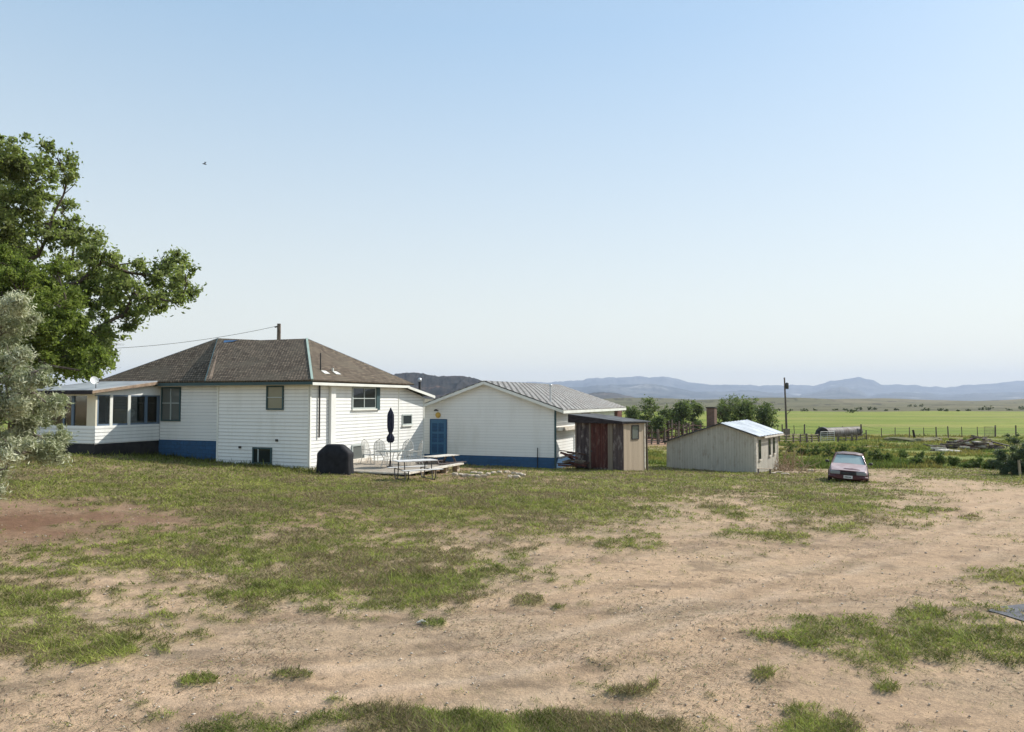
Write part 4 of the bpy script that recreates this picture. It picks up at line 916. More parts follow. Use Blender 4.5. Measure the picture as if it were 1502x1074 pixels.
# ------------------------------------------------------------------ pale outbuilding
bo, brz, bgf, bv, br = frame(1108, 42, 1520); bb = gz(bo.x, bo.y)
ob = thing('pale_outbuilding', 'pale grey board outbuilding with bright tin roof and brick chimney', 'outbuilding', (bo.x, bo.y, bb), brz, zb=bb)
bl = bgf(978, 683, 0).x; bd = bgf(1141, 660, s=0).y; pk = bgf(1057, 621, 0); er = bgf(1113, 641.2, 0).z; el = bgf(971.7, 649, 0); bez = bgf(1108, 640, 0).z + .02
print('outb', bl, bd, pk, er, el, bb)
kr = (pk.z - er) / (0 - pk.x + .2); lz = el.z; kl = (pk.z - lz) / (pk.x - (bl - .3)); bez = pk.z - kr * (0 - pk.x) - .04; blz = pk.z - kl * (pk.x - bl) - .04
bot = bb - .6
m = MB(); prof = [(bl, bot), (0, bot), (0, bez), (pk.x, pk.z - .04), (bl, blz)]
m.add([(a, 0, z) for a, z in prof] + [(a, bd, z) for a, z in prof], [(0, 1, 2, 3, 4), (9, 8, 7, 6, 5), (0, 5, 6, 1), (1, 6, 7, 2), (4, 9, 5, 0), (2, 7, 8, 3), (3, 8, 9, 4)]); m.build('wall', 'shedpaint', ob)
for a, b in (((-.09, -.025, bot), (.025, -.001, bez - .03)), ((.001, 0, bot), (.024, .09, bez - .03)), ((.001, bd - .09, bot), (.025, bd, bez - .03))): MB().box(a, b).build('corner_board', 'plank', ob)
m = MB(); corr(m, (.22, -.22, er + .04), (.22, bd + .45, er + .06), (pk.x, bd + .45, pk.z + .10), (pk.x, -.22, pk.z + .02), 9, .03); m.build('tin_roof', 'tin_roof', ob)
m = MB(); m.slab([(bl - .3, -.2, lz + .02), (pk.x, -.2, pk.z + .02), (pk.x, bd + .4, pk.z + .02), (bl - .3, bd + .4, lz + .02)], .05); m.build('tar_roof', 'tar', ob)
m = MB(); m.beam((.24, .8, er - .05), (.24, bd + .45, er - .02), .05, .09); m.build('gutter', 'plank', ob)
for i, (xa, xb, ya, yb) in enumerate(((1113, 1115.4, 645, 674), (1127.4, 1129.6, 643.5, 668), (1134, 1135.8, 642, 665))):
    a, b = bgf(xa, yb, s=0), bgf(xb, ya, s=0); window(ob, 't', 0, 1, a.y, b.y, a.z, min(b.z, bez - .08), 'pipe', 'glass', fw=.03, proud=.035, sill='plank')
ch = MB(); cy0 = .9; cx_ = bgf(1048, 620, cy0).x; ztop = bgf(1048, 599, cy0).z; ch.box((cx_ - .48, cy0, lz), (cx_, cy0 + .42, ztop)); cho = ch.build('chimney', 'brick', ob); MB().box((cx_ - .52, cy0 - .03, ztop), (cx_ + .03, cy0 + .45, ztop + .07)).build('chimney_cap', 'concrete', cho)
# ------------------------------------------------------------------ yard things near the house
def place(px, py): p = hit(px, py); return p
gp_ = P0 + Rt * 1.35 + V * -1.75; gzz = gz(gp_.x, gp_.y)
gpx = at(491.5, 690, 30.9); gp_ = gpx.xy; gzz = gz(*gp_)
grill = thing('covered_grill', 'barbecue grill under a black fabric cover beside the house corner', 'grill', (gp_.x, gp_.y, gzz), R_(-12))
m = MB(); secs = []
for z, hw, hd, r in ((-.03, .70, .40, 5), (.15, .71, .40, 5), (.45, .70, .38, 4.5), (.75, .71, .37, 4), (.86, .72, .36, 3.5), (.95, .66, .34, 3.2), (1.1, .50, .29, 3), (1.18, .40, .25, 3), (1.215, .34, .21, 2.6), (1.225, .2, .12, 2.4)):
    s = []
    for i in range(40):
        a = 2 * math.pi * i / 40; ca, sa = math.cos(a), math.sin(a); k = (abs(ca) ** r + abs(sa) ** r) ** (-1 / r)
        f = 1 + .035 * math.sin(i * 1.9 + z * 2) * (1.1 - z * .8) + .02 * math.sin(i * .7 + z * 7)
        s.append((hw * ca * k * f, hd * sa * k * f, z + .02 * math.sin(i * 2.3) * (z < .1)))
    secs.append(s)
m.loft(secs); m.build('fabric_cover', 'black', grill)
for i in (-.55, .55):
    m = MB(); m.lathe([(0, -.03), (.06, -.03), (.06, .03), (0, .03)], n=14); m.xf(Matrix.Translation((i, -.36, .03)) @ Matrix.Rotation(R_(90), 4, 'Y')); m.build('wheel', 'tyre', grill)
# deck
DZ = -.36
dk = thing('wooden_deck', 'low grey board deck against the sunlit side of the house', 'deck', (P0.x, P0.y, HB), HRZ, zb=HB)
m = MB(); x = .1
while x < 5.05:
    m.box((x, -.55, DZ - .04), (x + .135, 4.5, DZ)); x += .145
m.build('deck_boards', 'deck', dk)
m = MB(); m.box((.1, -.6, DZ - .17), (5.15, -.555, DZ - .03)); m.build('skirt_board', 'fascia_wood', dk)
for a, b in (((.1, -.64, DZ - .05), (5.18, -.60, DZ + .01)), ((5.10, -.60, DZ - .04), (5.32, 4.55, DZ + .03)), ((.06, 2.3, DZ), (.3, 4.6, DZ + .14))): MB().box(a, b).build('edge_board', 'plank', dk)
for k in range(5): MB().box((4.9, -.4 + k * 1.15, -.95), (5.15, -.15 + k * 1.15, DZ - .045)).build('footing', 'stone', dk)
# patio table
tp = at(572.5, 684, 33.3); tb = thing('patio_table', 'round grey patio table with an umbrella hole on the deck', 'table', (tp.x, tp.y, DZ))
m = MB(); m.lathe([(.03, .70), (.64, .70), (.66, .715), (.64, .73), (.03, .73)], n=32); m.build('tabletop', 'tabletop', tb)
for k in range(4):
    a = k * math.pi / 2 + .5; m = MB(); m.tube([(.5 * math.cos(a), .5 * math.sin(a), .70), (.3 * math.cos(a), .3 * math.sin(a), .4), (.45 * math.cos(a), .45 * math.sin(a), .0)], .018); m.build('leg', 'chair', tb)
um = thing('closed_umbrella', 'folded dark navy umbrella rising through the patio table', 'umbrella', (tp.x, tp.y, DZ))
m = MB(); m.tube([(0, 0, .02), (0, 0, 2.5)], .02); m.build('pole', 'pipe', um)
m = MB(); m.lathe([(0, .02), (.17, .02), (.17, .05), (.05, .08), (.04, .30), (.0, .30)], n=18); m.build('base', 'pipe', um)
m = MB(); m.lathe([(.02, 2.62), (.05, 2.52), (.10, 2.42), (.13, 2.30), (.135, 2.0), (.13, 1.75), (.10, 1.58), (.065, 1.50), (.10, 1.42), (.155, 1.32), (.15, 1.18), (.09, 1.08), (.02, 1.1)], n=48, fold=.16, k=8); m.build('canopy', 'navy', um)
m = MB(); m.lathe([(.075, 1.47), (.085, 1.5), (.075, 1.53)], n=16); m.build('tie_strap', 'pipe', um)
def make_chair():
    c = thing('patio_chair', '', 'chair', (0, 0, 0))
    m = MB(); m.box((-.25, -.24, .40), (.25, .24, .43)); m.build('seat', 'cushion', c, .01)
    m = MB(); pts = [(-.25, .25, .42), (-.26, .31, .8), (-.21, .35, .98), (-.11, .37, 1.06), (0, .375, 1.09), (.11, .37, 1.06), (.21, .35, .98), (.26, .31, .8), (.25, .25, .42)]
    m.tube(pts, .016); m.lathe([(0, .05), (.035, .03), (.035, 0), (0, 0)], (0, .375, 1.09), 8)
    for k in range(13):
        z = .46 + k * .046; h = .25 * (1 if z < .82 else math.sqrt(max(0, 1 - ((z - .82) / .26) ** 2))); yy = .25 + (z - .42) * .16; m.tube([(-h, yy, z), (h, yy, z)], .012, 5)
    for xx in (-.13, 0, .13): m.tube([(xx, .25, .42), (xx, .31, .8), (xx * .9, .36, 1.0)], .009, 5)
    m.build('backrest', 'chair', c)
    for sx in (-1, 1):
        MB().tube([(sx * .27, .29, .66), (sx * .29, 0, .65), (sx * .28, -.25, .62)], .017).build('armrest', 'chair', c)
        MB().tube([(sx * .28, -.25, .62), (sx * .26, -.24, .3), (sx * .25, -.26, 0)], .014).build('leg', 'chair', c)
        MB().tube([(sx * .25, .25, .42), (sx * .25, .3, .2), (sx * .25, .38, 0)], .014).build('leg', 'chair', c)
    return c
ch0 = make_chair()
chs = [(543, 35.3, 60, 'tall backed pale metal patio chair nearest the basement window'), (557.5, 35.0, 15, 'pale metal patio chair just left of the umbrella pole, back to the wall'),
       (594.5, 34.9, -15, 'pale metal patio chair just right of the umbrella pole, back to the wall'), (607, 34.1, -65, 'pale metal patio chair seen side on, nearest the blue door')]
for i, (px_, yy, rz, lb) in enumerate(chs):
    o = ch0 if i == 0 else copy_tree(ch0); p = at(px_, 660, yy); o.location = (p.x, p.y, DZ); o.rotation_euler = (0, 0, R_(rz)); tag(o, lb, 'chair', 'patio chairs around the round table')
# metal picnic table
pt_ = Vector((-3.72, 28.9)); pz = gz(pt_.x, pt_.y) + .02
pc = thing('metal_picnic_table', 'picnic table with white plastic top and bent dark steel tube legs', 'picnic table', (pt_.x, pt_.y, pz), R_(30))
m = MB(); m.box((-.80, -.36, .72), (.80, .36, .755)); m.build('tabletop', 'plastic', pc, .015)
for sy in (-1, 1):
    m = MB(); m.box((-.80, sy * .74 - .14, .42), (.80, sy * .74 + .14, .45)); m.build('bench', 'plastic', pc, .012)
for sx in (-.55, .55):
    m = MB(); m.tube([(sx, -.72, .42), (sx, -.70, .15), (sx, -.6, .03), (sx, 0, .03), (sx, .6, .03), (sx, .70, .15), (sx, .72, .42)], .022); m.build('leg_frame', 'steel', pc)
    m = MB(); m.tube([(sx, -.3, .72), (sx, -.33, .4), (sx, -.4, .03)], .022); m.tube([(sx, .3, .72), (sx, .33, .4), (sx, .4, .03)], .022); m.tube([(sx, -.74, .40), (sx, .74, .40)], .018); m.build('brace', 'steel', pc)
# wooden picnic table beyond
p2 = at(647, 680, 35.4).xy; z2 = gz(p2.x, p2.y)
wt = thing('wooden_picnic_table', 'weathered wooden picnic table with pale top by the blue door', 'picnic table', (p2.x, p2.y, z2), HRZ + R_(75))
for k in range(4): MB().box((-.9, -.36 + k * .182, .72), (.9, -.36 + k * .182 + .172, .755)).build('top_plank', 'plank', wt)
for sy in (-1, 1): MB().box((-.9, sy * .68 - .12, .42), (.9, sy * .68 + .12, .455)).build('bench', 'dark_wood', wt)
for sx in (-.6, .6):
    for sy in (-1, 1):
        m = MB(); m.beam((sx, sy * .2, .715), (sx, sy * .62, 0), .09, .05, (1, 0, 0)); m.build('leg', 'dark_wood', wt)
    m = MB(); m.box((sx + .05, -.78, .36), (sx + .09, .78, .415)); m.build('cross_bar', 'dark_wood', wt)
# fire ring: separate stones
fr = [(668, 698), (676, 699), (684, 700), (692, 701), (700, 701.5), (709, 701), (716, 698), (724, 696), (733, 695), (744, 695), (754, 696.5), (762, 698), (768, 700), (695, 696.5), (704, 697), (748, 701.5), (757, 702)]
st_lab = ['leftmost', 'second from left', 'third from left']
def rock(name, p, s, mat, seed):
    m = MB(); r = random.Random(seed); vs = []
    for j in range(6):
        ph = math.pi * j / 5
        for i in range(9):
            a = 2 * math.pi * i / 9; k = .8 + .4 * r.random(); bx = lambda v: math.copysign(abs(v) ** .6, v)
            vs.append((bx(math.cos(a)) * bx(math.sin(ph)) * s[0] * k, bx(math.sin(a)) * bx(math.sin(ph)) * s[1] * k, bx(math.cos(ph)) * s[2] * (.9 + .2 * r.random())))
    m.add(vs, [(j * 9 + i, (j + 1) * 9 + i, (j + 1) * 9 + (i + 1) % 9, j * 9 + (i + 1) % 9) for j in range(5) for i in range(9)])
    o = m.build(name, mat); o.location = p; o.rotation_euler = (0, 0, r.random() * 3); return o
for i, (a, b) in enumerate(fr):
    p = hit(a, b); o = rock('stone', (p.x, p.y, p.z + .05), (.14 + .05 * random.random(), .10, .09), M['stone'], i)
    tag(o, 'flat pale stone laid in the ring of stones in the yard', 'stone', 'stones of the ring in the yard')
def rubble(name, label, cat, px, py, yw, n, box, mats, sizes, seed, kind='beam'):
    """heap made of individual boards kept as parts of one heap"""
    r = random.Random(seed); p = at(px, 600, yw); z = gz(p.x, p.y)
    t = thing(name, label, cat, (p.x, p.y, z))
    for i in range(n):
        a = Vector(((r.random() - .5) * box[0], (r.random() - .5) * box[1], r.random() ** 1.5 * box[2] + .04)); l = sizes[0] + r.random() * sizes[1]; an = r.gauss(0, .5)
        d = Vector((math.cos(an), math.sin(an), r.gauss(0, .16))) * l / 2
        if a.z - abs(d.z) < 0: d.z *= .3
        m = MB(); m.beam(a - d, a + d, sizes[2] * (.6 + r.random()), sizes[3] * (.6 + r.random())); m.build(['plank', 'board'][i % 2] if kind == 'beam' else 'pipe', mats[i % len(mats)], t)
    return t
rubble('lumber_heap', 'heap of brown scrap boards between the garage and the dark shed', 'scrap heap', 838, 0, 40.5, 14, (.8, .8, 1.0), ['red_wood', 'rust', 'grey_wood'], (.5, .9, .16, .06), 3)
# dry brush beside the outbuilding and twigs
def twigheap(name, label, cat, p, size, n, mat, seed, up=1.0):
    r = np.random.default_rng(seed); m = MB()
    for i in range(n):
        a = np.array([r.normal() * size[0], r.normal() * size[1], abs(r.normal()) * size[2] * .3]); d = r.normal(size=3) * np.array([1, 1, up]); d /= np.linalg.norm(d); d[2] = abs(d[2]); l = size[2] * (.4 + .8 * r.random())
        mid2 = a + d * l * .5 + r.normal(size=3) * .08 * l; m.tube([a, mid2, a + d * l], [.02, .014, .005], 4, False)
    m.lathe([(0, -.02), (size[0] * 2.4, -.02), (size[0] * 1.2, .06), (0, .12)], n=9)
    o = m.build(name, mat); o.location = p; return tag(o, label, cat)
b1 = hit(1161, 691); b1.z = gz(b1.x, b1.y)
for i, (a, b, s, lb, ct_) in enumerate(((1156, 690, (.45, .3, 1.2), 'tallest tangle of dry brown brush at the corner of the pale outbuilding', 60), (1147, 693, (.3, .3, .7), 'low tangle of dry twigs against the wall of the pale outbuilding', 40), (1169, 694, (.6, .3, .35), 'flat litter of dry twigs between the outbuilding and the car', 45))):
    p = hit(a, b); twigheap('dry_brush', lb, 'dry brush', p, s, ct_, 'dry', 90 + i, 1.4)
for i, (a, b) in enumerate(((1143, 695), (1134, 696), (1190, 692), (1152, 697))):
    p = hit(a, b); o = rock('rock', (p.x, p.y, p.z + .04), (.22, .16, .08), M['stone'], 40 + i)
    tag(o, ['pale flat rock by the dry brush', 'pale rock nearest the outbuilding wall', 'pale rock midway to the car', 'pale rock in front of the dry brush'][i], 'rock')
cr_p = hit(1121, 696.5); crt = thing('wooden_crate', 'small broken wooden crate at the foot of the outbuilding side wall', 'crate', (cr_p.x, cr_p.y, cr_p.z), brz + .2)
for k in range(3): MB().box((-.35, -.2 + k * .15, .30), (.35, -.1 + k * .15, .33)).build('slat', 'bare_wood', crt)
for sx in (-.33, .27):
    for sy in (-.2, .14): MB().box((sx, sy, 0), (sx + .06, sy + .06, .30)).build('leg', 'dark_wood', crt)
# driftwood stick beside the tuft
p = hit(622, 917); q = MB(); q.tube([(-.18, .03, .03), (-.05, .05, .07), (.05, -.03, .05), (.14, -.09, .02)], [.02, .04, .035, .015]); o = q.build('driftwood', 'plank'); o.location = p; o.scale = (.5, .5, .5); tag(o, 'short bleached piece of wood beside a tuft on the bare dirt', 'wood')
# ------------------------------------------------------------------ car
cp = at(1242, 600, 35.2); cz = gz(cp.x, cp.y)
car = thing('parked_car', 'faded maroon sedan parked facing the camera at the end of the dirt track', 'car', (cp.x, cp.y, cz + .02), R_(-24 + 7))
car.rotation_euler = (0, R_(3.0), R_(-24.6)); car.scale = (.9, .9, .9)
def sec(y, hw, zb_, zt, n=18, p=4, crown=.03):
    s = []
    for i in range(n):
        a = 2 * math.pi * i / n; ca, sa = math.cos(a), math.sin(a); k = (abs(ca) ** p + abs(sa) ** p) ** (-1 / p)
        s.append((hw * ca * k, y, (zb_ + zt) / 2 + (zt - zb_) / 2 * sa * k + (crown * (1 - (ca * k) ** 2) if sa > 0 else 0)))
    return s
L0 = -2.35   # front of the car towards -y
body = MB(); body.loft([sec(L0 + .0, .70, .36, .56), sec(L0 + .06, .82, .27, .64), sec(L0 + .25, .88, .22, .72), sec(L0 + .8, .90, .2, .80), sec(L0 + 1.35, .90, .2, .88), sec(L0 + 1.6, .90, .2, .90), sec(L0 + 3.6, .90, .2, .93), sec(L0 + 4.3, .88, .22, .93), sec(L0 + 4.65, .82, .28, .86), sec(L0 + 4.72, .74, .36, .7)])
body.build('body', 'maroon', car)
m = MB(); rn = 12
def rsec(y, hw, z0, z1, h1): return [(-hw, y, z0), (-h1, y, z1), (-h1 * .5, y, z1 + .03), (0, y, z1 + .04), (h1 * .5, y, z1 + .03), (h1, y, z1), (hw, y, z0)]
g_ = MB(); g_.loft([rsec(L0 + 1.45, .80, .86, .88, .76), rsec(L0 + 2.15, .82, .88, 1.34, .60), rsec(L0 + 3.3, .82, .9, 1.36, .60), rsec(L0 + 4.0, .80, .90, .94, .74)], smooth=False); g_.build('cabin_glass', 'carglass', car)
m = MB(); m.loft([[(-.63, L0 + 2.10, 1.335), (-.3, L0 + 2.06, 1.385), (.3, L0 + 2.06, 1.385), (.63, L0 + 2.10, 1.335), (.60, L0 + 2.1, 1.31), (-.60, L0 + 2.1, 1.31)], [(-.64, L0 + 3.35, 1.36), (-.3, L0 + 3.38, 1.42), (.3, L0 + 3.38, 1.42), (.64, L0 + 3.35, 1.36), (.6, L0 + 3.3, 1.33), (-.6, L0 + 3.3, 1.33)]]); m.build('roof', 'maroon', car)
for sx in (-1, 1):
    m = MB(); m.tube([(sx * .80, L0 + 1.42, .88), (sx * .62, L0 + 2.12, 1.35)], .035, 6); m.build('windscreen_pillar', 'maroon', car)
    m = MB(); m.tube([(sx * .82, L0 + 2.85, .88), (sx * .63, L0 + 2.8, 1.35)], .035, 6); m.tube([(sx * .64, L0 + 3.3, 1.36), (sx * .78, L0 + 4.05, .93)], .045, 6); m.build('door_pillar', 'maroon', car)
    m = MB(); m.box((sx * .36 if sx > 0 else -.80, L0 - .005, .50), (.80 if sx > 0 else -.36, L0 + .10, .66)); m.build('headlight', 'lamp', car, .02)
    m = MB(); m.loft([sec(-.02, .06, -.06, .06, 8, 3, 0), sec(.08, .10, -.07, .07, 8, 3, 0), sec(.14, .08, -.05, .05, 8, 3, 0)]); m.xf(Matrix.Translation((sx * 1.02, L0 + 1.75, .97))); m.box((sx * .86 if sx > 0 else -.97, L0 + 1.78, .93), (.97 if sx > 0 else -.86, L0 + 1.83, .96)); m.build('side_mirror', 'pipe', car)
    for yy in (L0 + .85, L0 + 3.65):
        m = MB(); m.lathe([(.18, -.1), (.30, -.1), (.325, -.06), (.325, .06), (.30, .1), (.18, .1), (.18, -.1)], n=24); m.xf(Matrix.Translation((sx * .83, yy, .32)) @ Matrix.Rotation(R_(90), 4, 'Y')); wh = m.build('wheel', 'tyre', car)
        m = MB(); m.lathe([(0, -.07), (.18, -.09), (.18, .09), (0, .07)], n=20); m.xf(Matrix.Translation((sx * .83, yy, .32)) @ Matrix.Rotation(R_(90), 4, 'Y')); m.build('rim', 'chrome', wh)
M['bonnet'] = carpaint('bonnet_with_sun_glare', (.34, .24, .24), (.46, .38, .38))  # sun reflection painted into the bonnet as a paler colour
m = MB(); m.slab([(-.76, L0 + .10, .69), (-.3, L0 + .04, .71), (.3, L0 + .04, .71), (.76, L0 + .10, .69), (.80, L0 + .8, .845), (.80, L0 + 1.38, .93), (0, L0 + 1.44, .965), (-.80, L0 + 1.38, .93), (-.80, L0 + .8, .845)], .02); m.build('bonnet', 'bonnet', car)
m = MB(); m.box((-.34, L0 - .02, .50), (.34, L0 + .06, .64)); m.build('grille', 'pipe', car, .01)
m = MB(); m.loft([sec(L0 - .10, .62, .30, .46, 14, 4, 0), sec(L0 - .04, .86, .28, .48, 14, 4, 0), sec(L0 + .2, .915, .28, .48, 14, 4, 0)]); m.build('bumper', 'maroon', car)
m = MB(); m.box((-.20, L0 - .13, .33), (.20, L0 - .105, .47)); m.build('number_plate', 'dish', car)
m = MB()
for k in range(5): m.box((-.15 + k * .062, L0 - .134, .365), (-.11 + k * .062, L0 - .1301, .43))
m.build('plate_marks', 'pipe', car)
m = MB(); m.tube([(-.6, L0 + 1.40, .90), (0, L0 + 1.50, .94)], .012, 5); m.tube([(0, L0 + 1.38, .92), (.55, L0 + 1.48, .93)], .012, 5); m.build('wiper', 'pipe', car)
m = MB()
for sx in (-1, 1): m.box((sx * .885 if sx > 0 else -.905, L0 + 1.2, .50), (.905 if sx > 0 else -.885, L0 + 3.4, .56))
m.build('side_moulding', 'pipe', car)
# ------------------------------------------------------------------ trees
def leaves(name, centres, radii, n_leaf, size, asp, mat, parent, seed, spread=1.0, droop=.0, off=(0, 0, 0)):
    r = np.random.default_rng(seed); k = len(centres); w = np.array(radii) ** 2.0; w = w / w.sum()
    i = r.choice(k, n_leaf, p=w)
    d = r.normal(size=(n_leaf, 3)); d /= np.linalg.norm(d, axis=1)[:, None]; rad = np.array(radii)[i] * spread * np.minimum(np.abs(r.normal(0, .62, n_leaf)), 1.7)
    p = np.array(centres)[i] + d * rad[:, None] * np.array([1, 1, .8]); p[:, 2] -= droop * rad * r.random(n_leaf)
    a = r.normal(size=(n_leaf, 3)); a[:, 2] -= droop; a /= np.linalg.norm(a, axis=1)[:, None]; b = r.normal(size=(n_leaf, 3)); b = np.cross(a, b); b /= np.linalg.norm(b, axis=1)[:, None] + 1e-9
    s = size * r.uniform(.6, 1.3, n_leaf)[:, None]
    co = np.stack([p - a * s, p + b * s * asp, p + a * s, p - b * s * asp], 1).reshape(-1, 3) - np.array(off)
    tone = np.repeat(np.clip(r.normal(.45, .25, n_leaf) + (r.random(k)[i] - .5) * .95, 0, 1), 4)
    return fast_mesh(name, co, 4, np.arange(n_leaf * 4), mat if not isinstance(mat, str) else M[mat], parent, attrs={'tone': tone})
def clusters(lobes, per, sub, seed):
    """twig clusters spread over the outside of each lobe"""
    r = np.random.default_rng(seed); C = []; Rr = []
    for c, rad in lobes:
        n = max(4, int(per * rad ** 2))
        d = r.normal(size=(n, 3)); d /= np.linalg.norm(d, axis=1)[:, None]
        q = np.array(c) + d * (rad * (.25 + .75 * r.random(n) ** .6))[:, None]
        C += list(q); Rr += list(sub * r.uniform(.5, 1.35, n))
    return C, Rr
def limbs(mb, base, top_r, lobes, seed, fork):
    r = random.Random(seed); base = Vector(base); fk = Vector(fork)
    mb.tube([base - Vector((0, 0, .4)), base.lerp(fk, .35) + Vector((r.gauss(0, .08), 0, 0)), base.lerp(fk, .7), fk], [top_r * 1.5, top_r * 1.1, top_r, top_r * .9], 10)
    nodes = [(fk, None, 0.0)]; order = sorted(lobes, key=lambda q: (Vector(q[0]) - fk).length); par = []; ln = [0.0]
    for c, rad in order:
        c = Vector(c); j = min(range(len(nodes)), key=lambda q: (nodes[q][0] - c).length + .35 * ln[q] - .0 * q)
        par.append(j); ln.append(ln[j] + (nodes[j][0] - c).length); nodes.append((c, j, rad))
    cnt = [1] * len(nodes)
    for q in range(len(nodes) - 1, 0, -1): cnt[nodes[q][1]] += cnt[q]
    tot = cnt[0]
    for q in range(1, len(nodes)):
        c, j, rad = nodes[q]; p0 = nodes[j][0]; ra = top_r * .8 * (cnt[q] / tot) ** .45; rb = ra * .6; d = c - p0; L_ = d.length
        w1 = Vector((r.gauss(0, 1), r.gauss(0, 1), r.gauss(0, 1))) * L_ * .09; w2 = Vector((r.gauss(0, 1), r.gauss(0, 1), r.gauss(0, 1))) * L_ * .09
        mb.tube([p0 - d * .04, p0 + d * .25 + w1, p0 + d * .6 + w2, c], [ra, ra * .85, ra * .7, rb], 7, False)
        for i in range(6):
            e = c + Vector((r.gauss(0, 1), r.gauss(0, 1), r.gauss(.1, .8))).normalized() * rad * .9; s = (p0 + d * .6 + w2).lerp(c, r.random()); k = min(rb * .6, .05 * rad)
            mb.tube([s, s.lerp(e, .5) + Vector((r.gauss(0, .1), r.gauss(0, .1), .1)) * rad, e], [k, k * .6, k * .2], 5, False)
def tree(name, label, cat, base, lobes, trunk_r, leafmat, n_leaf, lsize, asp, seed, per=2.2, sub=.5, bark='bark', fork=None, group=None, droop=0, fill=.25):
    t = thing(name, label, cat, base, group=group); base = Vector(base)
    rel = [(tuple(Vector(c) - base), r) for c, r in lobes]
    fk = Vector(fork) - base if fork else Vector((0, 0, .3 * max(c[2] for c, r in rel)))
    m = MB(); limbs(m, (0, 0, 0), trunk_r, rel, seed, fk); m.build('trunk', bark, t)
    C, Rr = clusters(rel, per, sub, seed); leaves('crown', C, Rr, n_leaf, lsize, asp, leafmat, t, seed, droop=droop)
    return t
def lob(lst, y0, jit, seed):
    r = random.Random(seed); out = []
    for px_, py_, rp in lst:
        yy = y0 + r.uniform(-jit, jit); p = at(px_, py_, yy); out.append((tuple(p), rp * yy / F))
    return out
el = [(28, 232, 38), (84, 232, 24), (55, 262, 34), (100, 262, 16), (10, 300, 45), (52, 305, 30), (92, 300, 14), (25, 355, 34), (95, 338, 26), (70, 345, 24), (122, 348, 22), (-30, 250, 60), (-40, 340, 70), (-90, 300, 90),
      (150, 385, 32), (115, 395, 38), (170, 410, 28), (150, 430, 36), (100, 440, 40), (60, 440, 40), (195, 430, 22), (30, 400, 34), (222, 405, 22), (238, 388, 20), (262, 382, 18), (272, 402, 16), (278, 428, 13), (250, 425, 22), (235, 442, 18), (213, 440, 22), (185, 460, 20),
      (135, 490, 34), (165, 500, 20), (110, 520, 36), (150, 522, 26), (70, 500, 45), (20, 470, 50), (60, 540, 34), (-40, 440, 80), (-80, 520, 70), (190, 482, 10), (10, 540, 40), (-100, 400, 100), (118, 545, 26), (268, 440, 10), (205, 385, 8)]
eb = at(-40, 600, 47); eb.z = gz(eb.x, eb.y)
tree('elm_tree', 'large dark green elm tree towering behind the porch at the left edge', 'tree', eb, lob(el, 47, 2.2, 4),   .45, 'elm', 140000, .135, .5, 5, per=14, sub=.5, fork=tuple(at(-20, 470, 47)))
ml = [(20, 430, 40), (60, 425, 30), (95, 450, 28), (110, 480, 26), (60, 475, 38), (20, 490, 45), (130, 500, 22), (148, 520, 16), (100, 520, 26), (-30, 450, 60), (40, 400, 26), (5, 390, 30), (60, 530, 20), (-60, 520, 60), (130, 540, 14), (85, 400, 16)]
mb_ = at(-30, 600, 42); mb_.z = gz(mb_.x, mb_.y)
tree('box_elder_tree', 'yellow green box elder tree in front of the dark elm', 'tree', mb_, lob(ml, 42, 1.5, 8), .25, 'maple', 90000, .105, .45, 9, per=14, sub=.45, fork=tuple(at(-20, 540, 42)))
ol = [(5, 450, 26), (30, 470, 22), (0, 490, 30), (25, 520, 22), (55, 545, 20), (10, 560, 34), (45, 580, 32), (70, 600, 26), (25, 620, 40), (55, 640, 34), (75, 655, 22), (85, 640, 12), (15, 660, 30), (60, 668, 16), (82, 595, 12), (0, 695, 9), (-6, 722, 7), (-30, 480, 50), (-60, 580, 70), (-50, 680, 50), (28, 440, 12), (20, 600, 30), (75, 672, 8), (-90, 640, 60), (40, 555, 10)]
ob_ = Vector((-14.6, 15.2, 0)); ob_.z = gz(ob_.x, ob_.y)
tree('russian_olive_tree', 'silvery grey green olive tree reaching in at the left edge, nearest tree', 'tree', ob_, lob(ol, 16, .9, 12), .16, 'olive', 135000, .052, .2, 13, per=60, sub=.17, bark='palebark', fork=(-13.6, 15.6, 2.2), droop=.2)
# cottonwoods beyond the corral
def simple_tree(name, label, px_, pytop, pybase, wpx, y, seed, mat='farleaf', group=None, cat='tree', n=5200, dens=16, gap=.12, lsz=.13):
    b = at(px_, pybase, y); b.z = gz(b.x, b.y); top = at(px_, pytop, y).z; H = top - b.z; r = random.Random(seed); wd = wpx * 1.25 * y / F; lobes = []
    for k in range(dens):
        a = r.uniform(0, 6.28); q = r.random() ** .5; zz = gap + (1 - gap) * (.12 + .76 * r.random()); env = math.sin(math.pi * min(1, max(.15, (zz - gap * .6) / (1.05 - gap * .6)))) ** .6
        rad = wd * .5 * r.uniform(.34, .62); lobes.append(((b.x + math.cos(a) * q * (wd / 2 - rad * .7) * env, b.y + math.sin(a) * q * (wd / 2 - rad * .7) * env, min(b.z + H * zz, top - rad * .75)), rad))
    lobes.append(((b.x, b.y, b.z + H * (gap + .3 * (1 - gap))), wd * .28))
    return tree(name, label, cat, b, lobes, .04 * H, mat, n, lsz, .5, seed, per=20, sub=.5, group=group)
G2 = 'trees beyond the corral'
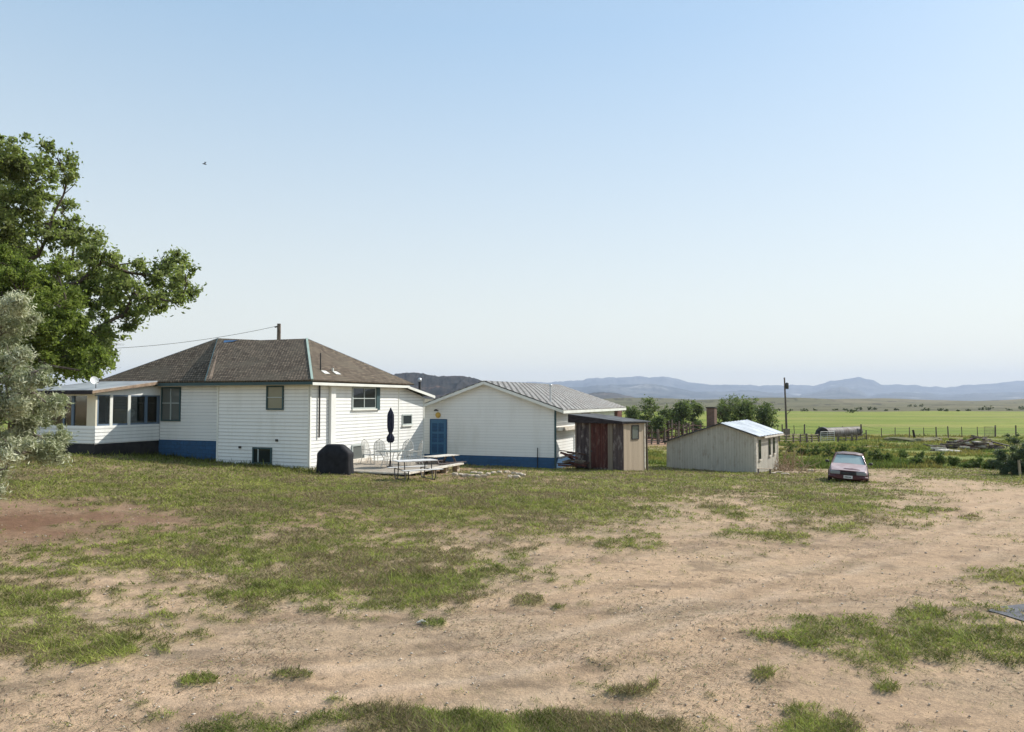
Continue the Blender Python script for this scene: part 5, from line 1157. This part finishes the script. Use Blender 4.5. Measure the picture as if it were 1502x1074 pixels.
for i, (a, tp_, bs, wd, y, lb) in enumerate([(926, 590, 632, 24, 118, 'pale green tree half hidden behind the garage end'), (951, 585, 622, 32, 108, 'round cottonwood with open trunk above the dark shed roof'), (979, 590, 626, 26, 104, 'middle cottonwood over the red corral fence'),
        (1001, 588, 628, 26, 102, 'tall narrow cottonwood over the corral posts'), (1018, 587, 616, 24, 110, 'rightmost of the dark cottonwoods before the green gap'), (966, 612, 640, 14, 96, 'small low tree standing in the corral'),
        (1068, 580, 626, 46, 112, 'largest spreading tree behind the outbuilding chimney'), (1092, 584, 628, 34, 114, 'bushy tree right of the largest spreading tree'), (1119, 589, 628, 34, 110, 'round low tree just right above the tin roof')]):
    simple_tree('cottonwood_tree', lb, a, tp_, bs, wd, y, 100 + i, group=G2, n=6500)
def bush(name, label, px_, py_, w_px, h_px, seed, mat='bushleaf', group=None, n=3500, lsz=.05, y=None, per=14, cat='bush'):
    b = hit(px_, py_) if y is None else at(px_, 600, y); b.z = gz(b.x, b.y); y = b.y; W = w_px * y / F; H = h_px * y / F * (1.35 if group == 'bushes along the ditch' else 1); r = random.Random(seed); lobes = []
    for k in range(7):
        a = r.uniform(0, 6.28); q = r.random() ** .5; rad = H * r.uniform(.25, .4); lobes.append(((b.x + math.cos(a) * q * max(.05, W / 2 - rad), b.y + math.sin(a) * q * max(.05, W / 3 - rad * .6), b.z + max(rad * .7, H * r.uniform(.3, .95) - rad)), rad))
    lobes.append(((b.x, b.y, b.z + H * .3), H * .3))
    return tree(name, label, cat, b, lobes, .02 + .02 * H, mat, n, lsz, .4, seed, per=per, sub=.16 * max(1, H / 1.6), group=group, fork=(b.x, b.y, b.z + H * .12))
bx_ = [(1157, 668, 30, 18), (1178, 671, 26, 14), (1199, 672, 24, 15), (1215, 676, 26, 20), (1236, 674, 26, 18), (1263, 679, 24, 24), (1285, 681, 26, 23), (1302, 680, 16, 12), (1328, 676, 22, 12), (1352, 679, 24, 13), (1378, 684, 26, 15), (1402, 686, 24, 13), (1434, 690, 26, 15), (1452, 692, 20, 12), (1343, 684, 16, 8), (1416, 690, 16, 9)]
lbs = ['bush just past the outbuilding wall', 'low bush left of the car, second from the outbuilding', 'bush in the ditch two bushes left of the car', 'dark bush directly left of the car roof', 'bush directly behind the car roof', 'dark tall bush just right behind the car', 'tallest ditch bush right of the car', 'small brown green bush after the tall ditch bush',
       'low ditch bush below the thick leaning fence post', 'ditch bush midway between car and junk pile', 'ditch bush below the left end of the junk pile', 'ditch bush below the middle of the junk pile', 'ditch bush below the right end of the junk pile', 'yellow green ditch bush touching the big dark shrub', 'tiny bush at the lawn edge right of the car', 'tiny bush at the lawn edge below the junk pile']
for i, (a, b, c_, d_) in enumerate(bx_): bush('ditch_bush', lbs[i], a, b - 3, c_ * 1.25, d_, 200 + i, group='bushes along the ditch', n=3200, lsz=.05)
bush('dark_shrub', 'big blue green shrub at the right edge behind a pale post', 1492, 697, 70, 64, 301, 'juniper', n=26000, lsz=.045, per=16, cat='shrub')
bush('dark_shrub', 'lower blue green shrub leaning left of the pale post', 1469, 690, 26, 34, 305, 'juniper', n=8000, lsz=.045, per=16, cat='shrub')
pb = hit(1474.5, 697); q = thing('pale_fence_post', 'short pale wooden post in front of the big blue green shrub', 'post', (pb.x, pb.y - 1.2, gz(pb.x, pb.y - 1.2) - .1)); MB().tube([(0, 0, 0), (-.05, 0, .95)], [.065, .06]).build('shaft', 'pale_post', q); MB().lathe([(.07, .82), (.075, .85), (.07, .88)], n=10).build('wire_loop', 'wire', q)
# sage on the plain
r = random.Random(5)
sg_ = [(1250, 607, 22, 9), (1180, 604, 18, 5), (1262, 600, 14, 6), (1275, 601, 10, 6), (1283, 600, 9, 5), (1358, 603, 18, 7), (1380, 603, 12, 5), (1388, 604, 10, 4), (1440, 601, 14, 6), (1452, 602, 22, 8), (1480, 602, 12, 4), (1497, 600, 20, 10), (1315, 602, 8, 4), (1335, 587, 10, 5), (1343, 587, 8, 4), (1352, 588, 9, 6), (1420, 603, 8, 4), (1225, 602, 10, 4), (1140, 603, 10, 4), (1160, 602, 8, 3), (1195, 602, 9, 3), (1300, 603, 6, 3), (1405, 604, 7, 3), (1240, 602, 12, 4)]
for i, (a, b, c_, d_) in enumerate(sg_):
    y = 430 + (604 - b) * 18
    bush('sage_bush', 'dark scrub bush dotting the brown plain beyond the green field', a, b, c_, d_, 400 + i, 'sage', 'scrub bushes on the far plain', 500, .35, y=y, per=.6)
# ------------------------------------------------------------------ fences, pole, corral, tank, junk
def fence(name, label, pts, wires, mat, groupless=True, r0=.06, posts_mat='post', rail=None, cat='fence'):
    y0 = pts[0][3]; p0 = at(pts[0][0], 600, y0); t = thing(name, label, cat, (p0.x, p0.y, gz(p0.x, p0.y))); o = t.location.copy(); tops = []
    for (px_, ptop, thick, y) in pts:
        b = at(px_, 600, y); z = gz(b.x, b.y); zt = at(px_, ptop, y).z; m = MB(); lx = random.gauss(0, .05)
        m.tube([Vector((b.x, b.y, z - .2)) - o, Vector((b.x + lx, b.y, zt)) - o], [r0 * thick, r0 * thick * .9], 7); m.build('post', posts_mat, t); tops.append((Vector((b.x, b.y, z)) - o, zt - z))
    for f in wires:
        m = MB()
        for (a, ha), (b, hb) in zip(tops[:-1], tops[1:]): m.tube([a + Vector((0, 0, ha * f)), (a + b) / 2 + Vector((0, 0, (ha + hb) / 2 * f - .03)), b + Vector((0, 0, hb * f))], rail or .012, 5, False)
        m.build('rail' if rail else 'wire', mat, t)
    return t
fence('wire_fence', 'wire and post fence along the near edge of the green field', [(1140, 624, 1, 122), (1147, 622.6, 1.8, 121), (1165, 624, 1, 120), (1179, 622.5, 2, 119), (1200, 625, 1, 118), (1235, 625, 1, 118), (1262.5, 622.5, 2.2, 117), (1292, 628, 1, 110), (1312, 627, 1, 112), (1333, 627, 1.2, 112), (1354, 627.3, 1, 116), (1372.5, 626.3, 1.6, 112), (1390, 625.5, 1.6, 112), (1410, 626, 1, 113), (1433, 626, 1, 113), (1458.7, 624, 2, 112), (1489, 624, 1.8, 112), (1530, 624, 1.5, 112)], (.35, .6, .88), 'wire')
lp = at(1340, 600, 108); q = thing('leaning_post', 'thick dark post leaning beside the fence above the ditch', 'post', (lp.x, lp.y, gz(lp.x, lp.y) - .1)); MB().tube([(0.1, 0, 0), (-.15, 0, 1.35)], [.16, .14]).build('shaft', 'fascia_wood', q); MB().lathe([(.17, .0), (.2, .1), (.1, .2)], (.1, 0, 0), 10).build('pale_foot', 'plank', q)
fence('rail_fence', 'old grey rail fence running left from the silver gate', [(1142, 636, 1.5, 92), (1152, 638, 1.3, 93), (1163, 636, 1.6, 94), (1173, 637, 1.4, 95), (1183, 636, 2, 95), (1190, 637.5, 1.8, 96), (1200, 636.5, 1.6, 97)], (.3, .6, .92), 'pale_post', r0=.07, rail=.055)
gt_ = at(1203, 600, 96); g2 = at(1223, 600, 97); q = thing('tube_gate', 'silver tube gate standing in front of the culvert pipe', 'gate', (gt_.x, gt_.y, gz(gt_.x, gt_.y)))
d_ = g2 - gt_; d_.z = 0
for k in range(5): MB().tube([(0, 0, .25 + k * .26), (d_.x, d_.y, .25 + k * .26)], .035, 6).build('rail', 'plastic', q)
MB().tube([(0, 0, 0), (0, 0, 1.35)], .04).tube([(d_.x, d_.y, 0), (d_.x, d_.y, 1.35)], .04).tube([(d_.x * .5, d_.y * .5, .25), (d_.x * .5, d_.y * .5, 1.3)], .025).build('gate_frame', 'plastic', q)
fence('corner_fence', 'dark wood post and rail fence right of the culvert pipe', [(1228, 636, 2, 97), (1240, 638, 1.2, 97), (1249, 637.5, 1.8, 98), (1256, 638, 1.6, 98), (1270, 631, 1.2, 99)], (.3, .75), 'post', r0=.07, rail=.05)
# corral
fence('corral_fence', 'dark board corral fence in front of the cottonwoods', [(948, 619, 2, 98), (957, 624, 1.5, 98), (965, 622, 2.5, 96), (973, 618, 1.5, 97), (980, 617, 1.8, 97), (985, 616, 1.6, 96), (991, 620, 1.5, 97), (996, 618, 1.6, 96), (1002, 622, 1.6, 96), (1007, 620, 2.2, 98), (1011, 621, 1.6, 98), (1016, 619, 2, 99), (1028, 621, 1.6, 100), (1040, 622, 1.6, 101)], (.25, .45, .65, .85), 'rust', r0=.07, rail=.06)
fence('corral_fence', 'nearer reddish board fence of the corral by the shed', [(946, 630, 1.5, 90), (955, 629, 1.5, 90), (965, 630, 2.6, 90), (975, 628, 1.5, 90), (986, 622, 1.4, 91), (994, 626, 1.8, 91)], (.4, .8), 'rust', r0=.07, rail=.06)
# culvert pipe / tank
a, b = at(1208, 600, 112), at(1258, 600, 118); zg = gz(a.x, a.y); q = thing('culvert_pipe', 'large grey corrugated steel pipe lying in the field behind the gate', 'pipe', (a.x, a.y, zg)); m = MB(); d_ = b - a; d_.z = 0; ln = d_.length; n_ = 60
pts = [Vector((0, 0, .72)) + d_ * (i / n_) for i in range(n_ + 1)]; m.tube(pts, [.74 + .025 * math.sin(i * 1.6) for i in range(n_ + 1)], 20, False); m.build('shell', pm('old_culvert_steel', (.20, .19, .18), (.10, .08, .07), .7, .8, metal=.2), q)
m = MB(); m.tube([pts[0] + d_ * .004, pts[-1] - d_ * .004], .69, 20, True); m.build('dark_opening', 'pipe', q)
# small arched hutch left of the pipe mouth
p = at(1206, 600, 113.5); q = thing('arched_hutch', 'dark arched metal hutch against the open end of the big pipe', 'hutch', (p.x, p.y, gz(p.x, p.y)), R_(-35))
prof = [(1.0 * math.cos(math.pi * i / 10), 1.55 * math.sin(math.pi * i / 10) ** .8) for i in range(11)]
m = MB(); m.loft([[(a_, -.6, z_) for a_, z_ in prof], [(a_, .7, z_) for a_, z_ in prof]], smooth=False); m.build('shell', 'tar', q); MB().box((-.5, -.64, 0), (.5, -.605, 1.0)).build('opening', 'pipe', q)
# utility pole on the right
p = at(1152.5, 600, 112); z = gz(p.x, p.y); H = at(1152, 554, 112).z - z
up = thing('utility_pole', 'wooden utility pole with a transformer rising above the mountains', 'utility pole', (p.x, p.y, z)); MB().tube([(.1, 0, -.3), (0, 0, H * .5), (-.12, 0, H)], [.17, .14, .10], 9).build('shaft', 'post', up)
MB().lathe([(0, -.45), (.22, -.45), (.23, .4), (.15, .5), (0, .52)], (.22, -.1, H - 1.25), 14).build('transformer', 'steel', up); MB().tube([(-.1, 0, H - .15), (-.3, 0, H - .1)], .04).build('insulator', 'dish', up)
MB().tube([(.0, 0, 3.3), (.75, 0, 4.0)], .04).tube([(0, 0, 4.0), (.75, 0, 4.0)], .04).build('bracket', 'post', up)
MB().box((-.35, -.25, 0), (.5, .25, 1.3)).build('cabinet', 'grey_wood', up, .03)
p = at(407.5, 600, 50); z = gz(p.x, p.y); H = at(407.5, 475, 50).z - z
up2 = thing('service_pole', 'dark wooden service pole rising behind the farmhouse ridge', 'utility pole', (p.x, p.y, z)); MB().tube([(0, 0, -.3), (0, 0, H)], [.16, .12], 10).build('shaft', 'post', up2); MB().tube([(-.12, 0, H - .2), (-.28, 0, H - .22)], .05).build('insulator', 'pipe', up2)
e = at(404, 479, 50); f = at(225, 503, 50.5); gq = at(60, 512, 51); pts = []
for i in range(25):
    k = i / 24; q0 = e.lerp(gq, k); q0.z += 0; q0.z -= .55 * 4 * k * (1 - k) * .9; pts.append(q0)
o = MB().tube(pts, .014, 5, False).build('power_line', 'pipe'); tag(o, 'thin sagging power line from the service pole into the elm', 'cable')
# junk pile on the right
jl = [('rubbish_heap', 'left pale boards of the junk pile in the pasture', 1388, 75, 14, (3.0, 1.2, .5), ['plank', 'grey_wood']), ('rubbish_heap', 'dark rusty middle of the junk pile in the pasture', 1406, 77, 26, (3.0, 1.5, 1.1), ['rust', 'dark_wood', 'post', 'grey_wood']),
      ('rubbish_heap', 'boards stacked right of the rusty middle of the junk pile', 1423, 79, 10, (2.6, 1.2, .9), ['bare_wood', 'rust', 'plank']), ('rubbish_heap', 'tallest right hump of the junk pile with a pale slab on top', 1442, 79, 30, (2.8, 1.6, 1.3), ['dark_wood', 'rust', 'post', 'grey_wood'])]
for i, (nm, lb, px_, yy, n_, bx2, mt) in enumerate(jl): rubble(nm, lb, 'junk pile', px_, 0, yy, n_, bx2, mt, (.6, 1.1, .3, .12), 60 + i)
for i, (a, b, yy, sz, rz, lb) in enumerate(((1392, 648.5, 73, (.95, .4, .13), .1, 'pale slab lying in front of the left end of the junk pile'), (1404, 651, 72, (.7, .3, .1), .5, 'smaller tilted slab right of the pale slab'), (1458, 640, 80, (1.0, .5, .2), -.1, 'pale block at the right end of the junk pile'), (1436, 634.5, 79, (.9, .5, .09), 0, 'pale slab on top of the tallest hump of the junk pile'))):
    p = at(a, b, yy); o = rock('slab', p, sz, M['plank'], 70 + i); o.rotation_euler = (0, .04, rz); tag(o, lb, 'slab'); 
    o.location.z = gz(p.x, p.y) + (sz[2] * .6 if i != 3 else .78)
p = at(1441, 600, 112); q = thing('mesh_panel', 'grey wire mesh panel leaning on the fence behind the junk pile', 'panel', (p.x, p.y - .3, gz(p.x, p.y)))
MB().tube([(0, 0, .1), (0, 0, 1.6), (1.7, 0, 1.6), (1.7, 0, .1), (0, 0, .1)], .03, 6).build('panel_frame', 'wire', q)
m = MB()
for k in range(1, 9): m.tube([(k * .19, 0, .1), (k * .19, 0, 1.6)], .012, 4, False)
for k in range(1, 8): m.tube([(0, 0, .1 + k * .19), (1.7, 0, .1 + k * .19)], .012, 4, False)
m.build('mesh', 'wire', q)
for i, (a, yy) in enumerate(((1320, 100), (1352, 98), (1368, 101))):
    lab = ['leftmost low weedy dirt mound before the fence', 'middle weedy dirt mound before the fence', 'rightmost weedy dirt mound before the fence'][i]
    p = at(a, 600, yy); o = rock('dirt_mound', (p.x, p.y, gz(p.x, p.y)), (2.2, 1.0, .5), pm('mound_earth_%d' % i, (.20, .16, .09), (.12, .13, .05), .95, 2), 80 + i); tag(o, lab, 'mound')
# bird
p = at(300, 241, 60); q = MB(); q.tube([(-.18, 0, 0), (-.05, 0, .03), (.1, 0, .02), (.16, 0, 0)], [.01, .05, .05, .01], 8); q.add([(0, 0, .04), (.08, -.35, .1), (-.08, -.33, .1), (0, .0, .02), (.08, .35, .1), (-.08, .33, .1)], [(0, 1, 2), (3, 5, 4)])
o = q.build('bird', 'pipe'); o.location = p; o.rotation_euler = (0, 0, .6); tag(o, 'tiny dark bird flying high over the farmhouse', 'bird')
# ------------------------------------------------------------------ haze
hz = MB().box((-16000, -300, -30), (16000, 15900, 560)); m_, n_, b_ = new_mat('summer_haze'); n_.nodes.remove(b_)
pv_ = n_.nodes.new('ShaderNodeVolumePrincipled'); pv_.inputs['Color'].default_value = (.66, .77, .98, 1); pv_.inputs['Density'].default_value = 7e-5; pv_.inputs['Anisotropy'].default_value = .1
n_.links.new(pv_.outputs[0], n_.nodes['Material Output'].inputs['Volume'])
tag(hz.build('haze', m_), 'thin blue summer haze over the valley', 'haze', kind='stuff')
